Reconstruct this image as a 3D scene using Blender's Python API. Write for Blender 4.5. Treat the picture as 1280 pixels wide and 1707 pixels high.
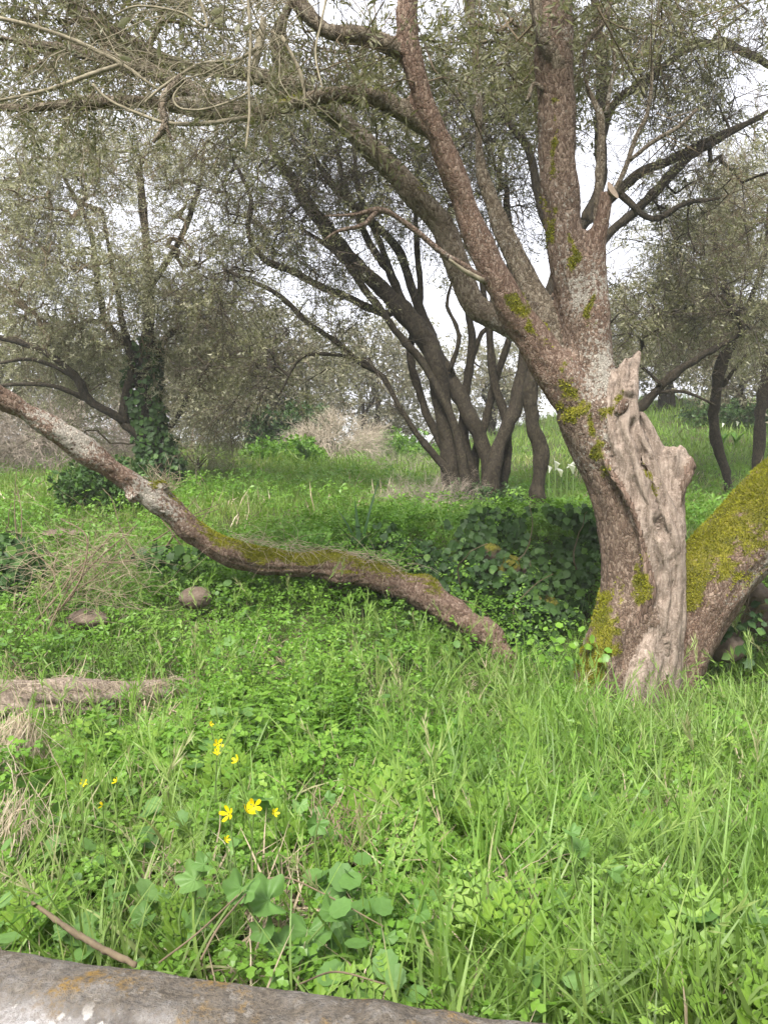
import bpy, math, numpy as np
from mathutils import Vector

for o in list(bpy.data.objects):
    bpy.data.objects.remove(o)
scene = bpy.context.scene
COL = scene.collection
RNG = np.random.default_rng(11)
R = math.radians

# ------------------------------------------------------------------ camera, sky, sun, exposure
FPX, PW, PH = 1314.0, 1280.0, 1707.0
EYE = np.array([0.0, 0.0, 1.6])
PITCH = R(4.9)
cam = bpy.data.cameras.new('camera')
cam.sensor_fit = 'VERTICAL'
cam.angle = 2 * math.atan(PH / 2 / FPX)
cam.clip_start, cam.clip_end = 0.05, 2000
camo = bpy.data.objects.new('camera', cam)
camo.location = EYE
camo.rotation_euler = (math.pi / 2 - PITCH, 0, 0)
COL.objects.link(camo)
scene.camera = camo

SUN_EL, SUN_AZ = R(52), R(200)          # azimuth clockwise from +Y: behind the camera
world = bpy.data.worlds.new('World')
scene.world = world
world.use_nodes = True
wn = world.node_tree
wn.nodes.clear()
w_out = wn.nodes.new('ShaderNodeOutputWorld')
w_bg = wn.nodes.new('ShaderNodeBackground')
w_sky = wn.nodes.new('ShaderNodeTexSky')
w_sky.sky_type = 'NISHITA'
w_sky.sun_disc = False
w_sky.sun_elevation = SUN_EL
w_sky.sun_rotation = SUN_AZ
w_sky.air_density = 1.0
w_sky.dust_density = 3.0
w_hs = wn.nodes.new('ShaderNodeHueSaturation')
w_hs.inputs['Saturation'].default_value = 0.12
w_hs.inputs['Value'].default_value = 1.0
w_mix = wn.nodes.new('ShaderNodeMixRGB')
w_mix.inputs[0].default_value = 0.8
w_mix.inputs[2].default_value = (5.6, 5.7, 6.3, 1)     # even cloud deck
wn.links.new(w_sky.outputs[0], w_hs.inputs['Color'])
wn.links.new(w_hs.outputs[0], w_mix.inputs[1])
wn.links.new(w_mix.outputs[0], w_bg.inputs['Color'])
w_bg.inputs['Strength'].default_value = 0.07
wn.links.new(w_bg.outputs[0], w_out.inputs['Surface'])

sun = bpy.data.lights.new('sun', 'SUN')
sun.energy = 2.4
sun.angle = R(18)
sun.color = (1.0, 0.96, 0.9)
suno = bpy.data.objects.new('sun', sun)
sd = Vector((math.sin(SUN_AZ) * math.cos(SUN_EL), math.cos(SUN_AZ) * math.cos(SUN_EL), math.sin(SUN_EL)))
suno.rotation_euler = sd.to_track_quat('Z', 'Y').to_euler()
suno.location = (0, -5, 12)
COL.objects.link(suno)

vs = scene.view_settings
vs.view_transform = 'Standard'
vs.look = 'None'
vs.exposure = 2.05
vs.gamma = 1
vs.use_curve_mapping = False
scene.render.engine = 'CYCLES'
cy = scene.cycles
cy.max_bounces = 6
cy.diffuse_bounces = 3
cy.transmission_bounces = 4
cy.glossy_bounces = 2
cy.transparent_max_bounces = 4
cy.caustics_reflective = cy.caustics_refractive = False
cy.use_adaptive_sampling = True
cy.adaptive_threshold = 0.02
cy.use_denoising = True
cy.denoiser = 'OPENIMAGEDENOISE'
cy.denoising_input_passes = 'RGB_ALBEDO_NORMAL'

# ------------------------------------------------------------------ maths helpers
FWD = np.array([0, math.cos(PITCH), -math.sin(PITCH)])
UPV = np.array([0, math.sin(PITCH), math.cos(PITCH)])
RGT = np.array([1.0, 0, 0])

def ray(px, py):
    return FWD + (px - PW / 2) / FPX * RGT + (PH / 2 - py) / FPX * UPV

def P(px, py, Y):
    d = ray(px, py)
    return EYE + d * (Y / d[1])

def sm(a, b, x):
    t = np.clip((np.asarray(x, float) - a) / (b - a), 0, 1)
    return t * t * (3 - 2 * t)

def _h(i, j, k, s=0):
    n = (i.astype(np.int64) * 374761393 + j.astype(np.int64) * 668265263 + k.astype(np.int64) * 2147483647 + s * 1274126177) & 0xffffffff
    n = ((n ^ (n >> 13)) * 1274126177) & 0xffffffff
    n = n ^ (n >> 16)
    return (n & 0xffff) / 65535.0

def vn(p, f=1.0, s=0):
    """value noise, -1..1, p (N,3)"""
    q = np.asarray(p) * f
    b = np.floor(q); t = q - b; t = t * t * (3 - 2 * t)
    i, j, k = b[:, 0], b[:, 1], b[:, 2]
    out = 0
    for a in (0, 1):
        for c in (0, 1):
            for d in (0, 1):
                w = (t[:, 0] if a else 1 - t[:, 0]) * (t[:, 1] if c else 1 - t[:, 1]) * (t[:, 2] if d else 1 - t[:, 2])
                out = out + w * _h(i + a, j + c, k + d, s)
    return out * 2 - 1

def fbm(p, f=1.0, o=3, s=0):
    a, r, n = 1.0, 0, 0
    for q in range(o):
        r = r + a * vn(p, f * 2 ** q, s + q); n += a; a *= 0.5
    return r / n

def cell(p, f, s=0):
    """cellular F1 distance"""
    q = np.asarray(p) * f
    b = np.floor(q)
    best = np.full(len(q), 9.0)
    for a in (-1, 0, 1):
        for c in (-1, 0, 1):
            for d in (-1, 0, 1):
                i, j, k = b[:, 0] + a, b[:, 1] + c, b[:, 2] + d
                x = i + _h(i, j, k, s + 1) - q[:, 0]; y = j + _h(i, j, k, s + 2) - q[:, 1]; z = k + _h(i, j, k, s + 3) - q[:, 2]
                best = np.minimum(best, x * x + y * y + z * z)
    return np.sqrt(best)

def H(x, y):
    x = np.asarray(x, float); y = np.asarray(y, float)
    zl = np.interp(y, [0, 1.3, 2.5, 3.5, 4.8, 6, 8, 11], [.45, .45, .33, .36, .46, .72, .86, 1.0])
    zr = np.interp(y, [0, 1.3, 3, 4.4, 5.2, 5.5, 6.0, 8, 11], [.45, .45, .22, .06, .08, .33, .86, .8, .84])
    w = sm(0.75, -0.7, x)
    z = zl * w + zr * (1 - w)
    wr = sm(0.0, 0.36, x / np.maximum(y, 1))
    yy = np.clip(y, 11, 26) - 11
    z = z + yy * (0.038 * (1 - wr) + 0.15 * wr)
    far = np.clip(y - 27, 0, 60)
    z = z - far * 0.03
    q = np.stack([x.ravel(), y.ravel(), 0 * x.ravel()], 1)
    z = z + (0.05 * vn(q, 0.9, 5) + 0.03 * vn(q, 2.3, 6)).reshape(x.shape) * sm(1.0, 2.0, y)
    return z

def H1(x, y):
    return float(H(np.array([x]), np.array([y]))[0])

def G(px, py, dz=0.0):
    """where the sight line of a picture point comes down to dz above the ground"""
    d = ray(px, py); d = d / d[1]
    for Y in np.arange(1.15, 40, 0.02):
        p = EYE + d * Y
        if p[2] <= H1(p[0], Y) + dz:
            return p
    return EYE + d * 40

def unit(v):
    v = np.asarray(v, float)
    return v / np.maximum(np.linalg.norm(v, axis=-1, keepdims=True), 1e-9)

def catmull(pts, n):
    pts = np.asarray(pts, float)
    e = np.vstack([2 * pts[0] - pts[1], pts, 2 * pts[-1] - pts[-2]])
    out = []
    for i in range(len(pts) - 1):
        a, b, c, d = e[i:i + 4]
        t = np.linspace(0, 1, n, endpoint=False)[:, None]
        out.append(0.5 * (2 * b + (c - a) * t + (2 * a - 5 * b + 4 * c - d) * t ** 2 + (3 * b - a - 3 * c + d) * t ** 3))
    out.append(pts[-1:])
    return np.vstack(out)

def path(spec, n=6):
    """[(px,py,radius px,Y)] -> smooth points and radii in metres"""
    c = np.array([np.append(P(a, b, Y), r * Y / FPX) for a, b, r, Y in spec])
    c = catmull(c, n)
    return c[:, :3], np.maximum(c[:, 3], 0.0008)

def frames(pts):
    t = unit(np.gradient(pts, axis=0))
    u = np.zeros_like(t)
    ref = np.array([0.31, -0.82, 0.2])
    a = np.cross(t[0], ref)
    u[0] = unit(a)
    for i in range(1, len(t)):
        a = u[i - 1] - t[i] * np.dot(u[i - 1], t[i])
        u[i] = unit(a)
    return t, u, np.cross(t, u)

def tube(pts, rad, sides=10, cap=True, wob=0.0, seed=0):
    pts = np.asarray(pts, float); rad = np.asarray(rad, float)
    t, u, v = frames(pts)
    n = len(pts)
    a = np.linspace(0, 2 * np.pi, sides, endpoint=False)
    ring = np.cos(a)[None, :, None] * u[:, None] + np.sin(a)[None, :, None] * v[:, None]
    r = rad[:, None, None] * np.ones((n, sides, 1))
    V = pts[:, None] + ring * r
    if wob:
        w = fbm(V.reshape(-1, 3), 0.6 / max(rad.mean(), 1e-3), 2, seed).reshape(n, sides, 1)
        V = pts[:, None] + ring * r * (1 + wob * w)
    V = V.reshape(-1, 3)
    i = np.arange(n - 1)[:, None] * sides; j = np.arange(sides)[None]; k = (j + 1) % sides
    A, B, C, D = i + j, i + k, i + sides + k, i + sides + j
    T = np.concatenate([np.stack([A, B, C], -1).reshape(-1, 3), np.stack([A, C, D], -1).reshape(-1, 3)])
    if cap:
        V = np.vstack([V, pts[0], pts[-1]])
        j = np.arange(sides); k = (j + 1) % sides
        T = np.vstack([T, np.stack([k, j, np.full(sides, n * sides)], 1), np.stack([(n - 1) * sides + j, (n - 1) * sides + k, np.full(sides, n * sides + 1)], 1)])
    return V, T

def join(parts):
    Vs, Ts, o = [], [], 0
    for V, T in parts:
        Vs.append(V); Ts.append(T + o); o += len(V)
    return np.vstack(Vs), np.vstack(Ts)

# ------------------------------------------------------------------ object helpers
def mesh(name, V, T, mats, mi=None, attrs=None, smooth=True):
    me = bpy.data.meshes.new(name)
    V = np.ascontiguousarray(V, np.float32); T = np.ascontiguousarray(T, np.int32)
    k = T.shape[1]
    me.vertices.add(len(V)); me.vertices.foreach_set('co', V.ravel())
    me.loops.add(T.size); me.loops.foreach_set('vertex_index', T.ravel())
    me.polygons.add(len(T))
    me.polygons.foreach_set('loop_start', np.arange(0, T.size, k, dtype=np.int32))
    if mi is not None:
        me.polygons.foreach_set('material_index', np.ascontiguousarray(mi, np.int32))
    me.polygons.foreach_set('use_smooth', np.full(len(T), bool(smooth)))
    for m in (mats if isinstance(mats, (list, tuple)) else [mats]):
        me.materials.append(m)
    for an, av in (attrs or {}).items():
        at = me.attributes.new(an, 'FLOAT', 'POINT')
        at.data.foreach_set('value', np.ascontiguousarray(av, np.float32))
    me.update(calc_edges=True)
    return me

def link(name, me, parent=None, loc=None, kind=None, label=None, cat=None, group=None):
    o = bpy.data.objects.new(name, me)
    COL.objects.link(o)
    if parent is not None:
        o.parent = parent
    if loc is not None:
        o.location = loc
    for k_, v_ in (('kind', kind), ('label', label), ('category', cat), ('group', group)):
        if v_:
            o[k_] = v_
    return o

def thing(name, loc, label, cat, group=None):
    o = link(name, None, None, loc, None, label, cat, group)
    o.empty_display_size = 0.1
    return o

def local(V, root):
    return V - np.array(root.location)

# ------------------------------------------------------------------ materials
def mat(name):
    m = bpy.data.materials.new(name); m.use_nodes = True
    nt = m.node_tree; nt.nodes.clear()
    out = nt.nodes.new('ShaderNodeOutputMaterial')
    return m, nt, out

def nd(nt, typ, ins=None, **props):
    n = nt.nodes.new('ShaderNode' + typ)
    for a, b in props.items():
        setattr(n, a, b)
    for a, b in (ins or {}).items():
        if isinstance(b, bpy.types.NodeSocket):
            nt.links.new(b, n.inputs[a])
        else:
            n.inputs[a].default_value = b
    return n

def ramp(nt, fac, stops, interp='LINEAR'):
    n = nt.nodes.new('ShaderNodeValToRGB')
    n.color_ramp.interpolation = interp
    el = n.color_ramp.elements
    while len(el) < len(stops):
        el.new(0.5)
    for e, (p, c) in zip(el, stops):
        e.position = p
        e.color = (c, c, c, 1) if isinstance(c, (int, float)) else (*c, 1)
    nt.links.new(fac, n.inputs[0])
    return n.outputs[0]

def mixc(nt, f, a, b, mode='MIX'):
    n = nt.nodes.new('ShaderNodeMixRGB'); n.blend_type = mode
    for s, v in zip(n.inputs, (f, a, b)):
        if isinstance(v, bpy.types.NodeSocket):
            nt.links.new(v, s)
        else:
            s.default_value = v if isinstance(v, (int, float)) else (*v, 1)
    return n.outputs[0]

def mth(nt, op, a, b=0.0, clamp=False):
    n = nt.nodes.new('ShaderNodeMath'); n.operation = op; n.use_clamp = clamp
    for s, v in zip(n.inputs, (a, b)):
        if isinstance(v, bpy.types.NodeSocket):
            nt.links.new(v, s)
        else:
            s.default_value = v
    return n.outputs[0]

def leaf_mat(name, stops, trans=0.35, rough=0.5, spec=0.3, tcol=1.25):
    m, nt, out = mat(name)
    at = nd(nt, 'Attribute', attribute_name='rnd')
    c = ramp(nt, at.outputs['Fac'], stops)
    g = nd(nt, 'NewGeometry')
    nz = nd(nt, 'TexNoise', {'Vector': g.outputs['Position'], 'Scale': 1.3, 'Detail': 2.0})
    c = mixc(nt, ramp(nt, nz.outputs['Fac'], [(0.35, 0.0), (0.7, 0.35)]), c, tuple(v * 0.72 for v in stops[-1][1]))
    n5 = nd(nt, 'TexNoise', {'Vector': g.outputs['Position'], 'Scale': 70.0, 'Detail': 3.0, 'Roughness': 0.7})
    c = mixc(nt, ramp(nt, n5.outputs['Fac'], [(0.35, 0.0), (0.7, 0.4)]), c, tuple(v * 0.62 for v in stops[len(stops) // 2][1]))
    bs = nd(nt, 'BsdfPrincipled', {'Base Color': c, 'Roughness': rough, 'Specular IOR Level': spec})
    tc = mixc(nt, 1.0, c, (tcol, tcol * 1.05, tcol * 0.7), 'MULTIPLY')
    tr = nd(nt, 'BsdfTranslucent', {'Color': tc})
    mx = nd(nt, 'MixShader', {0: trans, 1: bs.outputs[0], 2: tr.outputs[0]})
    nt.links.new(mx.outputs[0], out.inputs[0])
    return m

def bark_mat(name, dark, mid, pale, lich=(0.36, 0.335, 0.285), lich_amt=0.5, scale=85, stretch=0.6, bump=1.0, moss_attr=True, mossc=((0.075, 0.075, 0.012), (0.19, 0.175, 0.018)), rough=0.85, fleck=48.0):
    m, nt, out = mat(name)
    tc = nd(nt, 'TexCoord')
    mp = nd(nt, 'Mapping', {'Vector': tc.outputs['Object'], 'Scale': (1, 1, stretch)})
    nz = nd(nt, 'TexNoise', {'Vector': mp.outputs[0], 'Scale': 14.0, 'Detail': 3.0})
    dv = mixc(nt, 0.06, mp.outputs[0], nz.outputs['Color'], 'ADD')
    vo = nd(nt, 'TexVoronoi', {'Vector': dv, 'Scale': float(scale)})
    ve = nd(nt, 'TexVoronoi', {'Vector': dv, 'Scale': float(scale)}, feature='DISTANCE_TO_EDGE')
    c = ramp(nt, vo.outputs['Color'], [(0.1, dark), (0.5, mid), (0.9, pale)])
    n2 = nd(nt, 'TexNoise', {'Vector': tc.outputs['Object'], 'Scale': 5.0, 'Detail': 6.0, 'Roughness': 0.65})
    c = mixc(nt, ramp(nt, n2.outputs['Fac'], [(0.45, 0.0), (0.7, 0.45)]), c, tuple(0.5 * (a + b) for a, b in zip(dark, mid)))
    # lichen spots
    n3 = nd(nt, 'TexNoise', {'Vector': tc.outputs['Object'], 'Scale': fleck, 'Detail': 5.0, 'Roughness': 0.72})
    n4 = nd(nt, 'TexNoise', {'Vector': tc.outputs['Object'], 'Scale': 3.2, 'Detail': 2.0})
    la = nd(nt, 'Attribute', attribute_name='lichen')
    lf = mth(nt, 'ADD', mth(nt, 'MULTIPLY', n3.outputs['Fac'], 1.0), mth(nt, 'ADD', mth(nt, 'MULTIPLY', n4.outputs['Fac'], 0.5), mth(nt, 'MULTIPLY', la.outputs['Fac'], 0.25)))
    c = mixc(nt, ramp(nt, lf, [(0.99 - 0.12 * lich_amt, 0.0), (1.1 - 0.12 * lich_amt, 0.8)]), c, lich)
    hgt = mth(nt, 'ADD', ramp(nt, ve.outputs['Distance'], [(0.0, 0.0), (0.12, 0.8), (0.5, 1.0)]), mth(nt, 'MULTIPLY', n3.outputs['Fac'], 0.8))
    if moss_attr:
        ma = nd(nt, 'Attribute', attribute_name='moss')
        mf = mth(nt, 'ADD', ma.outputs['Fac'], mth(nt, 'MULTIPLY', mth(nt, 'SUBTRACT', n3.outputs['Fac'], 0.5), 1.1))
        mc = ramp(nt, nd(nt, 'TexNoise', {'Vector': tc.outputs['Object'], 'Scale': 11.0, 'Detail': 6.0}).outputs['Fac'], [(0.3, mossc[0]), (0.7, mossc[1])])
        c = mixc(nt, ramp(nt, mf, [(0.42, 0.0), (0.6, 1.0)]), c, mc)
    bp = nd(nt, 'Bump', {'Height': hgt, 'Strength': bump, 'Distance': 0.006})
    bs = nd(nt, 'BsdfPrincipled', {'Base Color': c, 'Roughness': rough, 'Specular IOR Level': 0.2, 'Normal': bp.outputs[0]})
    nt.links.new(bs.outputs[0], out.inputs[0])
    return m

def plain_mat(name, a, b, scale=8.0, rough=0.85, bump=0.3, dist=0.004, stretch=(1, 1, 1), c3=None):
    m, nt, out = mat(name)
    tc = nd(nt, 'TexCoord')
    mp = nd(nt, 'Mapping', {'Vector': tc.outputs['Object'], 'Scale': stretch})
    nz = nd(nt, 'TexNoise', {'Vector': mp.outputs[0], 'Scale': float(scale), 'Detail': 6.0, 'Roughness': 0.65})
    st = [(0.3, a), (0.7, b)] if c3 is None else [(0.3, a), (0.55, b), (0.72, c3)]
    c = ramp(nt, nz.outputs['Fac'], st)
    bp = nd(nt, 'Bump', {'Height': nz.outputs['Fac'], 'Strength': bump, 'Distance': dist})
    bs = nd(nt, 'BsdfPrincipled', {'Base Color': c, 'Roughness': rough, 'Specular IOR Level': 0.25, 'Normal': bp.outputs[0]})
    nt.links.new(bs.outputs[0], out.inputs[0])
    return m

M_BARK = bark_mat('bark_main', (0.07, 0.046, 0.032), (0.145, 0.1, 0.072), (0.25, 0.19, 0.145), lich_amt=0.5)
M_BARK_R = bark_mat('bark_reddish', (0.085, 0.052, 0.036), (0.165, 0.108, 0.078), (0.27, 0.2, 0.152), lich_amt=0.42)
M_BARK_G = bark_mat('bark_grey', (0.07, 0.053, 0.036), (0.14, 0.11, 0.077), (0.23, 0.195, 0.145), lich_amt=0.7, scale=75)
def fibre_mat(name, dark, mid, pale):
    m, nt, out = mat(name)
    tc = nd(nt, 'TexCoord')
    wv = nd(nt, 'TexNoise', {'Vector': tc.outputs['Object'], 'Scale': 5.0, 'Detail': 2.0})
    v = mixc(nt, 0.10, tc.outputs['Object'], wv.outputs['Color'], 'ADD')
    mp = nd(nt, 'Mapping', {'Vector': v, 'Scale': (1, 1, 0.14)})
    f1 = nd(nt, 'TexNoise', {'Vector': mp.outputs[0], 'Scale': 45.0, 'Detail': 6.0, 'Roughness': 0.7})
    f2 = nd(nt, 'TexNoise', {'Vector': tc.outputs['Object'], 'Scale': 16.0, 'Detail': 7.0, 'Roughness': 0.72})
    f3 = nd(nt, 'TexNoise', {'Vector': tc.outputs['Object'], 'Scale': 90.0, 'Detail': 3.0, 'Roughness': 0.7})
    c = ramp(nt, f1.outputs['Fac'], [(0.33, dark), (0.5, mid), (0.66, pale)])
    c = mixc(nt, ramp(nt, f2.outputs['Fac'], [(0.48, 0.0), (0.66, 0.75)]), c, tuple(0.62 * x for x in mid))
    c = mixc(nt, ramp(nt, f3.outputs['Fac'], [(0.52, 0.0), (0.66, 0.6)]), c, tuple(min(1, 1.12 * x) for x in pale))
    ma = nd(nt, 'Attribute', attribute_name='moss')
    mf = mth(nt, 'ADD', ma.outputs['Fac'], mth(nt, 'MULTIPLY', mth(nt, 'SUBTRACT', f3.outputs['Fac'], 0.5), 1.1))
    c = mixc(nt, ramp(nt, mf, [(0.42, 0.0), (0.6, 1.0)]), c, (0.12, 0.11, 0.016))
    h_ = mth(nt, 'ADD', mth(nt, 'MULTIPLY', f1.outputs['Fac'], 1.2), mth(nt, 'MULTIPLY', f3.outputs['Fac'], 0.5))
    bp = nd(nt, 'Bump', {'Height': h_, 'Strength': 1.0, 'Distance': 0.012})
    bs = nd(nt, 'BsdfPrincipled', {'Base Color': c, 'Roughness': 0.88, 'Specular IOR Level': 0.15, 'Normal': bp.outputs[0]})
    nt.links.new(bs.outputs[0], out.inputs[0])
    return m
M_DEAD = fibre_mat('dead_wood', (0.085, 0.062, 0.047), (0.23, 0.178, 0.14), (0.35, 0.285, 0.235))
M_LOG = fibre_mat('rotten_log', (0.11, 0.083, 0.062), (0.23, 0.18, 0.14), (0.34, 0.28, 0.225))
M_LIP = bark_mat('callus_wood', (0.07, 0.045, 0.032), (0.135, 0.09, 0.066), (0.22, 0.155, 0.118), lich_amt=0.1, scale=55, stretch=0.3)
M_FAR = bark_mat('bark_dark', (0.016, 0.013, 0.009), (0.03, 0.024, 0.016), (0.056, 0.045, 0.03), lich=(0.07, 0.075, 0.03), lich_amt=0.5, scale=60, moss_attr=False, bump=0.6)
M_TWIG = plain_mat('twig_bark', (0.085, 0.062, 0.038), (0.165, 0.128, 0.08), 20)
M_TWIGD = plain_mat('twig_dark', (0.035, 0.027, 0.02), (0.08, 0.064, 0.045), 20)
M_TWIGP = plain_mat('twig_pale', (0.11, 0.092, 0.06), (0.22, 0.19, 0.13), 30, c3=(0.29, 0.26, 0.19), bump=0.8)
M_CUT = plain_mat('sawn_wood', (0.19, 0.14, 0.1), (0.31, 0.24, 0.175), 40, bump=0.2)
M_STONE = plain_mat('stone', (0.10, 0.078, 0.062), (0.24, 0.195, 0.16), 9, bump=0.6, dist=0.01)
M_STRAW = leaf_mat('straw', [(0.0, (0.22, 0.16, 0.10)), (0.6, (0.42, 0.34, 0.235)), (1.0, (0.55, 0.48, 0.36))], 0.15, 0.7, 0.15, 1.0)
M_LEAF = leaf_mat('olive_leaf', [(0.0, (0.065, 0.07, 0.028)), (0.5, (0.135, 0.138, 0.064)), (0.85, (0.215, 0.21, 0.115)), (1.0, (0.31, 0.29, 0.18))], 0.35, 0.45, 0.4)
M_LEAFG = leaf_mat('olive_leaf_grey', [(0.0, (0.13, 0.128, 0.07)), (0.5, (0.26, 0.255, 0.16)), (0.85, (0.36, 0.35, 0.24)), (1.0, (0.45, 0.43, 0.32))], 0.4, 0.5, 0.35)
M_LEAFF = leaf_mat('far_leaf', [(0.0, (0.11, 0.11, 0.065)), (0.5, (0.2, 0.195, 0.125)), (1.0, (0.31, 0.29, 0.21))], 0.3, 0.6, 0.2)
M_BUSHG = leaf_mat('bush_leaf', [(0.0, (0.02, 0.045, 0.015)), (0.6, (0.05, 0.1, 0.03)), (1.0, (0.1, 0.17, 0.05))], 0.3, 0.5, 0.3)
M_GRASS = leaf_mat('grass_blade', [(0.0, (0.055, 0.14, 0.012)), (0.45, (0.12, 0.245, 0.028)), (0.8, (0.19, 0.325, 0.055)), (0.96, (0.26, 0.36, 0.1)), (1.0, (0.36, 0.34, 0.19))], 0.38, 0.45, 0.32)
M_GRASSF = leaf_mat('meadow_grass', [(0.0, (0.07, 0.145, 0.018)), (0.5, (0.14, 0.25, 0.034)), (0.85, (0.21, 0.32, 0.06)), (1.0, (0.31, 0.34, 0.12))], 0.4, 0.5, 0.3)
M_HERB = leaf_mat('herb_leaf', [(0.0, (0.045, 0.125, 0.012)), (0.5, (0.105, 0.235, 0.024)), (0.85, (0.16, 0.305, 0.036)), (1.0, (0.23, 0.355, 0.06))], 0.36, 0.42, 0.35)
M_FERN = leaf_mat('chervil_leaf', [(0.0, (0.075, 0.16, 0.018)), (0.5, (0.14, 0.26, 0.03)), (1.0, (0.22, 0.34, 0.05))], 0.35, 0.5, 0.3)
M_IVY = leaf_mat('ivy_leaf', [(0.0, (0.014, 0.036, 0.012)), (0.45, (0.027, 0.062, 0.018)), (0.75, (0.055, 0.115, 0.026)), (1.0, (0.11, 0.2, 0.04))], 0.2, 0.5, 0.22)
M_MALLOW = leaf_mat('mallow_leaf', [(0.0, (0.06, 0.14, 0.03)), (0.6, (0.11, 0.22, 0.05)), (1.0, (0.19, 0.31, 0.1))], 0.35, 0.5, 0.3)
M_BLADE = leaf_mat('sword_leaf', [(0.0, (0.018, 0.055, 0.014)), (1.0, (0.05, 0.12, 0.028))], 0.2, 0.4, 0.4)
M_MOSS = leaf_mat('moss_tuft', [(0.0, (0.085, 0.105, 0.014)), (0.5, (0.21, 0.215, 0.022)), (1.0, (0.36, 0.34, 0.04))], 0.2, 0.9, 0.05)
M_PETAL = leaf_mat('yellow_petal', [(0.0, (0.75, 0.55, 0.005)), (1.0, (0.85, 0.68, 0.01))], 0.35, 0.5, 0.2)
M_WHITE = leaf_mat('white_spathe', [(0.0, (0.75, 0.75, 0.68)), (1.0, (0.82, 0.82, 0.78))], 0.3, 0.5, 0.2, 1.0)
M_STEM = leaf_mat('green_stem', [(0.0, (0.1, 0.18, 0.04)), (1.0, (0.18, 0.26, 0.08))], 0.2, 0.5, 0.3)

# soil
m, nt, out = mat('soil')
tc = nd(nt, 'TexCoord')
n1 = nd(nt, 'TexNoise', {'Vector': tc.outputs['Object'], 'Scale': 1.6, 'Detail': 6.0, 'Roughness': 0.7})
n2 = nd(nt, 'TexNoise', {'Vector': tc.outputs['Object'], 'Scale': 38.0, 'Detail': 5.0, 'Roughness': 0.7})
c = ramp(nt, n2.outputs['Fac'], [(0.3, (0.03, 0.021, 0.014)), (0.6, (0.075, 0.055, 0.034)), (0.75, (0.14, 0.105, 0.065))])
c = mixc(nt, ramp(nt, n1.outputs['Fac'], [(0.35, 0.25), (0.6, 0.85)]), c, (0.05, 0.09, 0.02))
bp = nd(nt, 'Bump', {'Height': n2.outputs['Fac'], 'Strength': 0.8, 'Distance': 0.02})
bs = nd(nt, 'BsdfPrincipled', {'Base Color': c, 'Roughness': 0.95, 'Specular IOR Level': 0.1, 'Normal': bp.outputs[0]})
nt.links.new(bs.outputs[0], out.inputs[0])
M_SOIL = m

# old concrete with lichen
m, nt, out = mat('old_concrete')
tc = nd(nt, 'TexCoord')
g = nd(nt, 'NewGeometry')
obj = tc.outputs['Object']
n1 = nd(nt, 'TexNoise', {'Vector': obj, 'Scale': 15.0, 'Detail': 9.0, 'Roughness': 0.72})
n2 = nd(nt, 'TexNoise', {'Vector': obj, 'Scale': 110.0, 'Detail': 4.0, 'Roughness': 0.7})
n3 = nd(nt, 'TexNoise', {'Vector': obj, 'Scale': 26.0, 'Detail': 6.0, 'Roughness': 0.75})
v1 = nd(nt, 'TexVoronoi', {'Vector': mixc(nt, 0.02, obj, n3.outputs['Color'], 'ADD'), 'Scale': 42.0})
c = ramp(nt, n1.outputs['Fac'], [(0.38, (0.06, 0.055, 0.05)), (0.46, (0.16, 0.148, 0.138)), (0.54, (0.27, 0.255, 0.24)), (0.62, (0.42, 0.405, 0.39))])
n0 = nd(nt, 'TexNoise', {'Vector': obj, 'Scale': 5.0, 'Detail': 5.0, 'Roughness': 0.65})
c = mixc(nt, ramp(nt, n0.outputs['Fac'], [(0.5, 0.0), (0.62, 0.6)]), c, (0.45, 0.43, 0.42))
c = mixc(nt, ramp(nt, n0.outputs['Fac'], [(0.38, 0.75), (0.47, 0.0)]), c, (0.065, 0.058, 0.052))
c = mixc(nt, ramp(nt, n2.outputs['Fac'], [(0.42, 0.0), (0.6, 0.5)]), c, (0.11, 0.088, 0.07))
spots = mth(nt, 'MULTIPLY', ramp(nt, v1.outputs['Distance'], [(0.33, 1.0), (0.42, 0.0)]), ramp(nt, n3.outputs['Fac'], [(0.49, 0.0), (0.53, 1.0)]))
c = mixc(nt, spots, c, (0.6, 0.58, 0.55))
topm = nd(nt, 'Attribute', attribute_name='top')
browner = mth(nt, 'MULTIPLY', topm.outputs['Fac'], ramp(nt, n3.outputs['Fac'], [(0.3, 0.45), (0.6, 0.95)]))
c = mixc(nt, browner, c, ramp(nt, n2.outputs['Fac'], [(0.35, (0.055, 0.046, 0.035)), (0.65, (0.15, 0.125, 0.095))]))
n5 = nd(nt, 'TexNoise', {'Vector': obj, 'Scale': 12.0, 'Detail': 7.0, 'Roughness': 0.68, 'W': 3.0}, noise_dimensions='4D')
orange = mth(nt, 'MULTIPLY', topm.outputs['Fac'], mth(nt, 'MULTIPLY', ramp(nt, n5.outputs['Fac'], [(0.53, 0.0), (0.62, 0.85)]), ramp(nt, n2.outputs['Fac'], [(0.42, 0.15), (0.58, 1.0)])))
c = mixc(nt, orange, c, (0.23, 0.135, 0.025))
bp = nd(nt, 'Bump', {'Height': mth(nt, 'ADD', n1.outputs['Fac'], mth(nt, 'MULTIPLY', n2.outputs['Fac'], 0.5)), 'Strength': 1.0, 'Distance': 0.02})
bs = nd(nt, 'BsdfPrincipled', {'Base Color': c, 'Roughness': 0.92, 'Specular IOR Level': 0.2, 'Normal': bp.outputs[0]})
nt.links.new(bs.outputs[0], out.inputs[0])
M_CONC = m

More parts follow.
